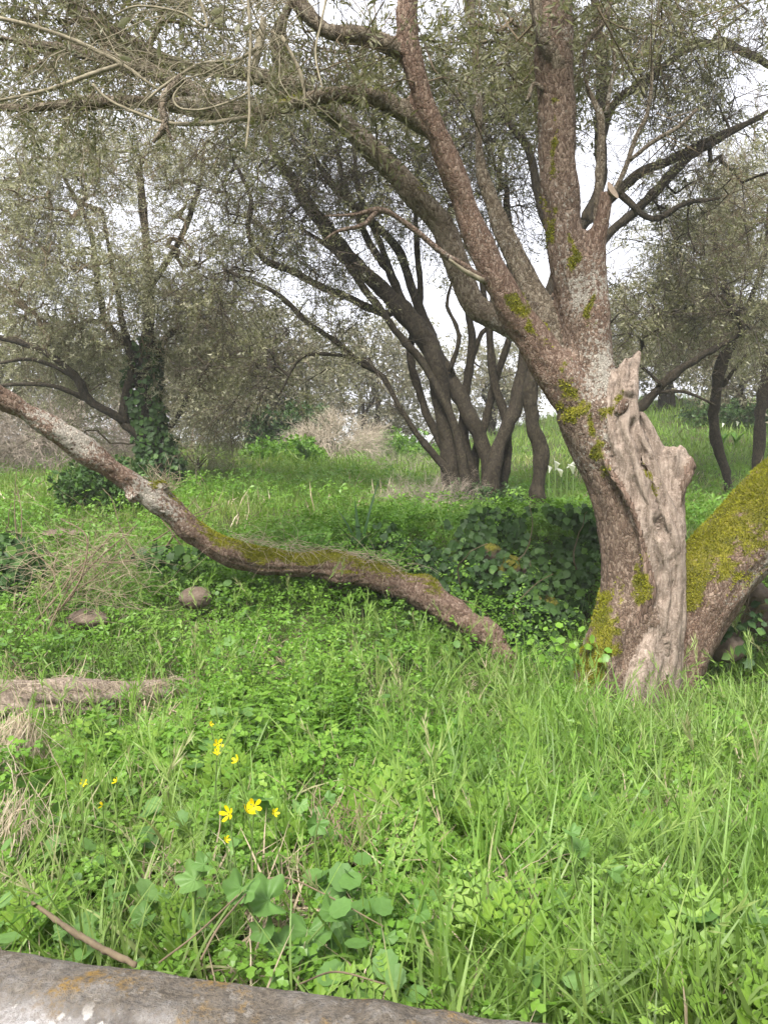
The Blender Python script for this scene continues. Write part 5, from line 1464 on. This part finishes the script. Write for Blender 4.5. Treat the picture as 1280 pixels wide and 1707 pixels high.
# ------------------------------------------------------------------ ivy
IV = []
for nl, dp in ((5, 0.28), (5, 0.4), (3, 0.3)):
    V, T = lobed(nl, dp, cup=0.22)
    IV.append((V, T))
def ivy_plant(label, pts_fn, n_obj, n_mass, size, seed, face=(0, -1, 0.25), foot=None, group='ivy clumps'):
    rg = np.random.default_rng(seed)
    f = foot
    root = thing('ivy', f, label, 'ivy', group)
    mes = [mesh('leaf', V * 1.0, T, M_IVY, attrs={'rnd': np.full(len(V), r_)}) for (V, T), r_ in zip(IV * 3, (0.15, 0.4, 0.55, 0.3, 0.65, 0.75, 0.5, 0.9, 1.0))]
    def orient(n):
        nn = unit(np.array(face) + rg.normal(size=(n, 3)) * 0.45)
        dn = unit(np.array([0, 0, -1.0]) + rg.normal(size=(n, 3)) * 0.6)
        dn = unit(dn - nn * np.sum(dn * nn, 1)[:, None])
        s = np.cross(nn, dn)
        return np.stack([dn, s, nn], 2)
    from mathutils import Matrix
    B = orient(n_obj)
    for k in range(n_obj):
        p = pts_fn(rg, 0.05)
        o = link('leaf', mes[rg.integers(0, 9) if rg.random() < .5 else rg.integers(0, 4)], root)
        sc_ = size * rg.uniform(.7, 1.35)
        mtx = Matrix([list(B[k][r_] * sc_) + [(p - f)[r_]] for r_ in range(3)] + [[0, 0, 0, 1]])
        o.matrix_basis = mtx
    if n_mass:
        pos = np.array([pts_fn(rg, 0.0) for _ in range(n_mass)])
        tp = [(V, T, np.zeros(len(T), int), np.full(len(V), 0.3)) for V, T in IV]
        V, T, mi, rn = scatter(tp, rg.integers(0, 3, n_mass), pos, orient(n_mass), size * rg.uniform(.6, 1.2, n_mass), rg, 0.25)
        link('foliage', mesh('foliage', local(V, root), T, M_IVY, mi, {'rnd': rn}, smooth=False), root, kind='stuff')
    # a few wiry stems
    for k in range(6):
        a = pts_fn(rg, 0.0)
        p, r = wild_twig(a, [rg.normal() * .5, -.1, .8], .6, .006, rg, .5, 8)
        Vs, Ts = tube(p, r, 5, True)
        link('stem', mesh('stem', local(Vs, root), Ts, M_TWIG), root)

def bank_pt(rg, lift):
    while True:
        px_, py_ = rg.uniform(590, 1015), rg.uniform(842, 1095)
        if rg.random() < 0.22 + 0.78 * sm(640, 900, px_) and vn(np.array([[px_ * .018, py_ * .018, 0]]), 1.0, 8)[0] > -0.45 and py_ > 838 + 40 * sm(800, 700, px_) + 38 * vn(np.array([[px_ * .022, 0.5, 0.5]]), 1.0, 14)[0] + 14 * vn(np.array([[px_ * .07, 0.5, 0.5]]), 1.0, 15)[0]:
            break
    Y = 5.95 - 0.55 * (py_ - 850) / 240 + rg.normal() * 0.04
    Y -= 0.12 * (1 + float(vn(np.array([[px_ * .02, py_ * .02, 0]]), 1.0, 3)[0]))
    p = P(px_, py_, Y)
    p[2] = max(p[2], H1(p[0], Y) + 0.02)
    return p + np.array([0, -lift - 0.03, 0])
f = P(900, 1080, 5.3); f[2] = H1(f[0], f[1])
ivy_plant('dark ivy covering the bank between leaning trunk and gnarled tree', bank_pt, 295, 2300, 0.066, 71, foot=f)
def left_pt(rg, lift):
    q = unit(rg.normal(size=3)) * rg.random() ** .4
    p = P(20 + q[0] * 62, 945 + q[1] * 62, 5.3 + q[2] * .25)
    return p + np.array([0, -lift, 0])
f = P(20, 1010, 5.3); f[2] = H1(f[0], f[1])
ivy_plant('dark ivy clump at the left edge above the brushwood', left_pt, 120, 320, 0.07, 72, foot=f)
def under_pt(rg, lift):
    q = rg.normal(size=2)
    return P(290 + q[0] * 38, 932 + q[1] * 16, 5.5 + rg.normal() * .1) + np.array([0, -lift, 0])
f = P(290, 965, 5.5); f[2] = H1(f[0], f[1])
ivy_plant('small ivy patch with pale leaves just above the brown stone', under_pt, 60, 60, 0.07, 73, foot=f)
tp_, tr_ = path(ls[0], 6)
def trunk_pt(rg, lift):
    i = rg.integers(4, 30); a = rg.uniform(0, 6.28); r = tr_[i] + 0.06 + 0.08 * rg.random()
    return tp_[i] + np.array([math.cos(a) * r, math.sin(a) * r - 0.02, rg.normal() * .06])
f = tp_[2].copy()
ivy_plant('ivy wrapped around the trunk of the grey-leaved left tree', trunk_pt, 40, 1300, 0.09, 74, foot=f)
def right_pt(rg, lift):
    q = rg.normal(size=2)
    return P(1240 + q[0] * 40, 1050 + q[1] * 22, 4.75 + rg.normal() * .08)
f = P(1240, 1085, 4.75); f[2] = H1(f[0], f[1])
ivy_plant('light green creeper below the stones at the right edge', right_pt, 40, 40, 0.06, 75, foot=f, face=(0, -.7, .7))

# sword-leaved plant on the bank
f = P(600, 915, 5.75); f[2] = H1(f[0], f[1]) + 0.08
sw = thing('sword_plant', f, 'dark sword-leaved plant standing behind the middle of the leaning trunk', 'plant')
rg = np.random.default_rng(81)
for az, ln, L, W, cu in ((0.6, .18, .8, .06, .25), (2.6, .25, .55, .06, .6), (0.2, .4, .5, .055, .9), (3.6, .35, .5, .06, .7), (5.2, .3, .45, .06, 1.1), (4.2, .6, .45, .055, 1.3), (1.9, .2, .6, .055, .2)):
    V, T = blade(rg, L * .8, W * .75, 8, ln, cu, az)
    link('leaf', mesh('leaf', V, T, M_BLADE, attrs={'rnd': np.full(len(V), rg.random())}), sw)

# ------------------------------------------------------------------ mallow plants at the wall
def mallow(px, py, dz, label, leaves, seed, size=0.09):
    g0 = G(px, py, dz + 0.07)
    f = np.array([g0[0], g0[1], H1(g0[0], g0[1])])
    root = thing('mallow', f, label, 'plant', 'mallow plants by the wall')
    rg = np.random.default_rng(seed)
    for (lx, ly, s) in leaves:
        Y = g0[1] + rg.normal() * 0.04
        c = P(lx, ly, Y)
        nl = 5
        a = np.linspace(-2.75, 2.75, 45)
        r = 0.5 * (1 + 0.13 * np.cos(a * 5 / 2.75 * 3.14159) + 0.035 * np.cos(a * 26)) * (1 - 0.06 * np.abs(a))
        rings = []
        for q in (0.12, 0.4, 0.72, 1.0):
            x_l, y_l = 0.1 + r * q * np.cos(a), r * q * np.sin(a)
            z_l = 0.12 * q * q + 0.09 * q * np.cos(a * 5 / 2.75 * 3.14159) - 0.1 * q * q * np.cos(2 * a) + 0.05 * q * np.cos(3 * a + s * 900)
            rings.append(np.stack([x_l, y_l, z_l], 1))
        Vl = np.vstack([[[0.05, 0, 0]]] + rings)
        T = [(0, 1 + i, 2 + i, 2 + i) for i in range(44)]
        Tq = []
        for q in range(3):
            o = 1 + q * 45
            for i in range(44):
                Tq += [(o + i, o + i + 45, o + i + 46), (o + i, o + i + 46, o + i + 1)]
        T = np.array([(0, 1 + i, 2 + i) for i in range(44)] + Tq)
        nrm = unit(np.array([rg.normal() * .35, -0.55 + rg.normal() * .25, 0.8]))
        d = unit(np.array([rg.normal(), -0.6 + rg.normal() * .5, -.2])); d = unit(d - nrm * np.dot(d, nrm)); sd_ = np.cross(nrm, d)
        Vw = c + (Vl[:, :1] * d + Vl[:, 1:2] * sd_ + Vl[:, 2:] * nrm) * s * 0.8
        link('leaf', mesh('leaf', local(Vw, root), T, M_MALLOW, attrs={'rnd': np.full(len(Vw), rg.uniform(.25, .95))}), root)
        p = catmull(np.array([f + np.array([0, 0, .0]), (f + c) / 2 + np.array([rg.normal() * .03, 0, .03]), c + d * 0.05 * s - nrm * 0.01]), 5)
        Vs, Ts = tube(p, np.linspace(.0035, .002, len(p)), 5, False)
        link('stem', mesh('stem', local(Vs, root), Ts, M_STEM, attrs={'rnd': np.full(len(Vs), .5)}), root)
mallow(470, 1560, .12, 'mallow with wide pleated leaves, the largest by the wall', [(455, 1500, .12), (515, 1545, .115), (405, 1475, .09), (560, 1520, .08), (480, 1575, .1), (540, 1600, .08), (440, 1545, .07)], 1)
mallow(330, 1510, .15, 'pale mallow with drooping leaves over the dark soil gap', [(330, 1465, .09), (298, 1545, .085), (245, 1525, .075), (345, 1440, .06)], 2)
mallow(170, 1540, .15, 'small pale mallow near the stick on the wall', [(165, 1530, .06), (200, 1500, .05), (110, 1550, .05)], 3)
mallow(1010, 1470, .15, 'plant with three dark pointed leaves in the right foreground', [(950, 1385, .05), (965, 1420, .065), (1018, 1450, .06), (930, 1495, .055), (1050, 1545, .06)], 4)
mallow(700, 1520, .15, 'pale mallow leaf pair in the middle of the foreground', [(695, 1520, .06), (645, 1560, .05), (735, 1600, .06)], 5)
mallow(540, 1360, .2, 'mallow among grass right of the yellow flowers', [(530, 1370, .075), (500, 1340, .06), (545, 1330, .05)], 6)
mallow(385, 1080, .2, 'low broad-leaved plant in the herbs left of centre', [(385, 1070, .075), (360, 1085, .06), (405, 1085, .055)], 7)

# broad creeper leaves hugging the trunk foot
f = P(975, 1085, 4.25); f[2] = H1(f[0], f[1])
cr = thing('creeper', f, 'light green round-leaved creeper at the mossy foot of the gnarled trunk', 'plant')
LVc, LTc = lobed(5, 0.2, cup=0.3)
rg = np.random.default_rng(91)
from mathutils import Matrix
for px, py in ((988, 1058), (962, 1070), (945, 1050), (930, 1075), (1008, 1080), (955, 1090), (915, 1062), (975, 1045), (940, 1095), (1012, 1090), (900, 1090), (925, 1040), (890, 1065), (935, 1062), (968, 1098), (950, 1072), (985, 1075), (908, 1045), (995, 1100), (922, 1100)):
    c = P(px, py, 4.22 + rg.normal() * .03)
    nrm = unit(np.array([rg.normal() * .6, -.6, .65 + rg.normal() * .4])); d = unit(np.array([rg.normal() * .8, -.2, -.6])); d = unit(d - nrm * np.dot(d, nrm)); s_ = np.cross(nrm, d)
    Vw = c + (LVc[:, :1] * d + LVc[:, 1:2] * s_ + LVc[:, 2:] * nrm) * rg.uniform(.035, .06)
    link('leaf', mesh('leaf', local(Vw, cr), LTc, M_HERB, attrs={'rnd': np.full(len(Vw), rg.uniform(.35, .9))}), cr)
    p = catmull(np.array([f, (f + c) / 2 + [0, 0, .02], c]), 4)
    Vs, Ts = tube(p, np.full(len(p), .002), 4, False)
    link('stem', mesh('stem', local(Vs, cr), Ts, M_STEM, attrs={'rnd': np.full(len(Vs), .5)}), cr)

# ------------------------------------------------------------------ yellow flowers
def petal_mesh(rg):
    t = np.linspace(0, 1, 5); V, T = [], []
    w = np.array([.12, .3, .5, .52, .3]) * .5
    for q, ww in zip(t, w):
        z = 0.75 * q ** 1.4
        V += [(0.1 + q * .9, -ww, z + .04), (0.1 + q * .9, 0, z), (0.1 + q * .9, ww, z + .04)]
    for i in range(4):
        b = 3 * i
        T += [(b, b + 3, b + 4, b + 1), (b + 1, b + 4, b + 5, b + 2)]
    return np.array(V), np.array(T)
PV, PT = petal_mesh(None)
rg = np.random.default_rng(15)
FL = [(363, 1241, 'upper of the two touching yellow flowers above the mallow'), (362, 1256, 'lower of the two touching yellow flowers above the mallow'), (396, 1268, 'yellow flower just right of the touching pair'),
      (382, 1357, 'yellow flower left of the bright pair nearest the wall'), (412, 1353, 'lower left of the bright yellow pair nearest the wall'), (424, 1344, 'upper right of the bright yellow pair nearest the wall'),
      (457, 1355, 'small yellow flower right of the bright pair, half hidden in grass'), (195, 1303, 'small yellow flower below the rotten log'), (172, 1342, 'lowest of the small yellow flowers below the rotten log'),
      (140, 1305, 'faded yellow flower left below the rotten log'), (376, 1400, 'tiny orange-yellow flower low in the herbs'), (350, 1208, 'uppermost small yellow flower beside the upright stalks')]
for px, py, lb in FL:
    c = G(px, py, 0.36)
    f = np.array([c[0], c[1] + 0.02, H1(c[0], c[1])])
    root = thing('yellow_flower', f, lb, 'flower', 'yellow flowers in the grass')
    s = 0.0155 * rg.uniform(.75, 1.15) * (0.65 if 'small' in lb or 'tiny' in lb or 'faded' in lb else 1)
    nrm = unit(np.array([rg.normal() * .7, -.5 + rg.normal() * .35, .6])); u_ = unit(np.cross(nrm, [0, 0, 1.0])); v_ = np.cross(nrm, u_)
    for k in range(5):
        a = k * 2 * math.pi / 5 + rg.random() * .2
        d = u_ * math.cos(a) + v_ * math.sin(a); sd_ = np.cross(nrm, d)
        Vw = c + (PV[:, :1] * d + PV[:, 1:2] * sd_ + PV[:, 2:] * nrm) * s
        link('petal', mesh('petal', local(Vw, root), PT, M_PETAL, attrs={'rnd': np.full(len(Vw), rg.random())}), root)
    p = catmull(np.array([f, (f + c) / 2 + [rg.normal() * .02, .01, .02], c]), 5)
    Vs, Ts = tube(p, np.full(len(p), .0016), 5, False)
    link('stem', mesh('stem', local(Vs, root), Ts, M_STEM, attrs={'rnd': np.full(len(Vs), .6)}), root)

# white arum lilies far behind
def arum(px, py, Y, label, seed, s=0.085):
    rg = np.random.default_rng(seed)
    c = P(px, py, Y); f = np.array([c[0], Y, H1(c[0], Y)])
    root = thing('arum_lily', f, label, 'flower', 'white arum lilies')
    a = np.linspace(0.25, 2 * np.pi - .25, 14); V = []
    for q in np.linspace(0, 1, 5):
        r = s * (.08 + .32 * q ** 1.6); h_ = s * (q * .8 + .35 * q * (0.5 - 0.5 * np.cos(a)))
        V.append(np.stack([r * np.cos(a), r * np.sin(a), h_ + 0 * a], 1))
    V = np.vstack(V)
    tx, ty_ = rg.normal() * .5, rg.normal() * .5 - .3
    V = np.stack([V[:, 0] + V[:, 2] * tx, V[:, 1] + V[:, 2] * ty_, V[:, 2] - .3 * V[:, 0] * tx - .4 * V[:, 1] * ty_], 1) * rg.uniform(.7, 1.1) + (c - f)
    T = [(q * 14 + i, q * 14 + i + 1, (q + 1) * 14 + i + 1, (q + 1) * 14 + i) for q in range(4) for i in range(13)]
    link('spathe', mesh('spathe', V, np.array(T), M_WHITE, attrs={'rnd': np.full(len(V), .5)}), root)
    Vs, Ts = tube(np.linspace([0, 0, 0], c - f, 4), np.full(4, .008), 6, False)
    link('stem', mesh('stem', Vs, Ts, M_STEM, attrs={'rnd': np.full(len(Vs), .4)}), root)
    for k in range(6):
        Vb, Tb = blade(rg, .4, .12, 6, .2, 1.2, rg.uniform(0, 6.28))
        link('leaf', mesh('leaf', Vb, Tb, M_HERB, attrs={'rnd': np.full(len(Vb), rg.random())}), root)
arum(915, 788, 8.2, 'white arum lily left of the gnarled trunk, nearest the dark stem', 1)
arum(925, 784, 8.3, 'white arum lily second from the dark stem', 2)
arum(945, 780, 8.3, 'highest white arum lily beside the gnarled trunk', 3)
arum(955, 790, 8.2, 'white arum lily nearest the gnarled trunk', 4)
arum(935, 795, 8.1, 'lowest white arum lily of the group left of the trunk', 5)
arum(1203, 712, 16, 'far white arum lily by the thin crooked trunk', 6)
arum(1228, 710, 16, 'far white arum lily between the two thin trunks', 7)

# ------------------------------------------------------------------ dead brushwood, straw, stick
rg = np.random.default_rng(33)
f = P(110, 1010, 4.6); f[2] = H1(f[0], f[1])
bw = thing('brushwood', f, 'heap of dead brown twigs leaning in the herbs on the left', 'brushwood')
for sp in ([(45, 1065, 3, 4.3), (110, 1000, 4, 4.5), (160, 940, 4, 4.7), (230, 870, 2, 4.9)], [(60, 1060, 3, 4.3), (130, 975, 3, 4.5), (180, 900, 2, 4.7)], [(100, 1010, 3, 4.4), (145, 960, 3, 4.5), (140, 900, 3, 4.6), (105, 860, 2, 4.7)], [(75, 1010, 2, 4.4), (85, 960, 3, 4.5), (70, 920, 2, 4.6)], [(150, 950, 3, 4.6), (200, 930, 3, 4.6), (260, 925, 2, 4.7)], [(40, 1050, 3, 4.3), (95, 985, 3, 4.45), (125, 930, 2, 4.6)], [(120, 990, 3, 4.5), (170, 955, 3, 4.6), (215, 905, 2, 4.7)], [(90, 980, 2, 4.5), (150, 930, 2, 4.6), (200, 880, 2, 4.8)]):
    twig_part(bw, [(a_ + 8 * rg.normal(), b_ + 8 * rg.normal(), c_ * 0.45, d_) for a_, b_, c_, d_ in sp], M_TWIG, 'twig', wob=0.3)
tw = []
for k in range(420):
    a = P(150 + rg.normal() * 55, 955 + rg.normal() * 38, 4.65 + rg.normal() * .15)
    p, r = wild_twig(a, [rg.normal(), rg.normal() * .5, .3 + rg.normal() * .6], rg.uniform(.1, .45), .0016, rg, .5, 6, -.4)
    tw.append(tube(p, r, 3, False))
V, T = join(tw)
link('fine_twigs', mesh('fine_twigs', local(V, bw), T, M_STRAW, attrs={'rnd': np.repeat(rg.random(len(V) // 21 + 1) * .6, 21)[:len(V)]}), bw, kind='stuff')

def straw_clump(px, py, Y, label, n, sxp, syp, dirv, L, seed, lo=0.2, hi=1.0):
    rg = np.random.default_rng(seed)
    f = P(px, py, Y); f[2] = H1(f[0], f[1])
    tw = []
    for k in range(n):
        a = P(px + rg.normal() * sxp, py + rg.normal() * syp, Y + rg.normal() * .06)
        p, r = wild_twig(a, np.array(dirv) + rg.normal(size=3) * .35, L * rg.uniform(.5, 1.3), .0015, rg, .55, 6, -.5)
        tw.append(tube(p, r, 3, False))
    V, T = join(tw)
    link('dry_straw', mesh('dry_straw', V - f, T, M_STRAW, attrs={'rnd': np.repeat(rg.uniform(lo, hi, len(V) // 21 + 1), 21)[:len(V)]}), None, f, 'stuff', label, 'straw')
straw_clump(34, 1215, 2.7, 'pale dry straw hanging below the log at the left edge', 260, 16, 22, (0, -.15, -1), .36, 1)
straw_clump(30, 1350, 2.0, 'dry straw at the left edge lower down', 120, 18, 34, (0, -.15, -.8), .2, 2)
straw_clump(372, 1130, 3.9, 'reddish clump of dead bracken right of the log end', 140, 16, 14, (.2, -.1, .3), .12, 3, 0, .35)
straw_clump(290, 1470, 1.9, 'brown dead stems in the dark gap above the wall', 130, 30, 30, (.1, -.1, -.6), .2, 4, 0, .35)
straw_clump(560, 1370, 2.1, 'brown dead stems in a gap at the centre of the foreground', 60, 26, 22, (.1, -.1, -.3), .15, 5, 0, .4)
straw_clump(900, 1500, 1.75, 'thin dead stalks crossing in the right foreground herbs', 36, 60, 20, (1, 0, .3), .16, 6, .4, 1)

# curled dry leaf
f = P(45, 1402, 2.2)
lf = thing('dry_leaf', f, 'curled yellow withered leaf at the left edge', 'leaf')
a = np.linspace(0, math.pi, 10)
c = np.stack([-.075 * np.cos(a), 0 * a, .055 * np.sin(a)], 1)
w = .012 * np.sin(np.linspace(.35, 2.8, 10)) + .004
V = np.concatenate([np.stack([c + np.array([0, 1, .3]) * w[:, None], c + np.array([0, -.3, .2]) * w[:, None] * 1.2, c - np.array([0, .8, -.1]) * w[:, None]], 1).reshape(-1, 3)])
T = np.array([(3 * i + k, 3 * i + k + 1, 3 * i + k + 4, 3 * i + k + 3) for i in range(9) for k in (0, 1)])
M_DRYLEAF = leaf_mat('withered_leaf', [(0, (.42, .31, .1)), (1, (.55, .45, .2))], .3, .6, .2)
link('leaf_blade', mesh('leaf_blade', V, T, M_DRYLEAF, attrs={'rnd': np.tile([.2, .6, .9], 10)}), lf)
Vs, Ts = tube(np.array([c[-1], c[-1] + [.01, .03, -.05], c[-1] + [.0, .05, -.12]]), np.array([.003, .0025, .002]), 5)
link('stalk', mesh('stalk', Vs, Ts, M_STRAW, attrs={'rnd': np.full(len(Vs), .5)}), lf)

# stick leaning on the wall
p, r = path([(55, 1505, 3, 1.5), (110, 1545, 5, 1.4), (165, 1578, 6, 1.3), (225, 1608, 5.5, 1.2)], 10)
V, T = tube(p, r, 12, True, .5, 3)
V = V + 0.0015 * np.stack([vn(V, 160, 1), vn(V, 160, 2), vn(V, 160, 3)], 1)
f = p[-1].copy()
link('stick', mesh('stick', V - f, T, M_TWIG), None, f, label='brown broken stick resting on the far edge of the wall', cat='stick')
for k, sp in enumerate(([(265, 1605, 1.8, 1.3), (330, 1555, 1.8, 1.35), (400, 1490, 1.4, 1.45), (418, 1480, 1, 1.5)], [(335, 1600, 2.2, 1.28), (365, 1545, 2.2, 1.35), (410, 1490, 1.4, 1.45)], [(410, 1480, 1.2, 1.5), (470, 1462, 1.6, 1.55), (540, 1490, 1.5, 1.5), (640, 1545, 1, 1.45)], [(640, 1640, 1.5, 1.25), (560, 1620, 2, 1.3), (500, 1640, 1.5, 1.2)])):
    p, r = path(sp, 6); V, T = tube(p, r, 6, True, .15, k); f = p[0].copy()
    lb = ['thin dry stalk slanting up from the wall, left of its twin', 'thin dry stalk slanting up from the wall, right of its twin', 'arching dry stalk over the wide mallow leaves', 'dry stalk lying low along the wall'][k]
    link('dry_stalk', mesh('dry_stalk', V - f, T, M_TWIG), None, f, label=lb, cat='stalk', group='dry stalks by the wall')
print('TRIS', TRI, 'total faces', sum(len(o.data.polygons) for o in COL.objects if o.type == 'MESH'))

# ------------------------------------------------------------------ added pale volume, imitates lens glare over the far trees
import bmesh
bm = bmesh.new(); bmesh.ops.create_cube(bm, size=1.0)
hz = bpy.data.meshes.new('veil'); bm.to_mesh(hz); bm.free()
m = bpy.data.materials.new('veil'); m.use_nodes = True
nt = m.node_tree; nt.nodes.clear()
out = nt.nodes.new('ShaderNodeOutputMaterial'); pv = nt.nodes.new('ShaderNodeVolumePrincipled')
pv.inputs['Color'].default_value = (0.95, 0.95, 0.96, 1)
pv.inputs['Density'].default_value = 0.0018
nt.links.new(pv.outputs[0], out.inputs['Volume'])
hz.materials.append(m)
ho = link('veil', hz, kind='stuff', label='added thin pale veil over the grove, imitating lens glare', cat='veil')
ho.scale = (640, 640, 14); ho.location = (0, 270, 4.0)
cy.volume_bounces = 1
cy.volume_step_rate = 4
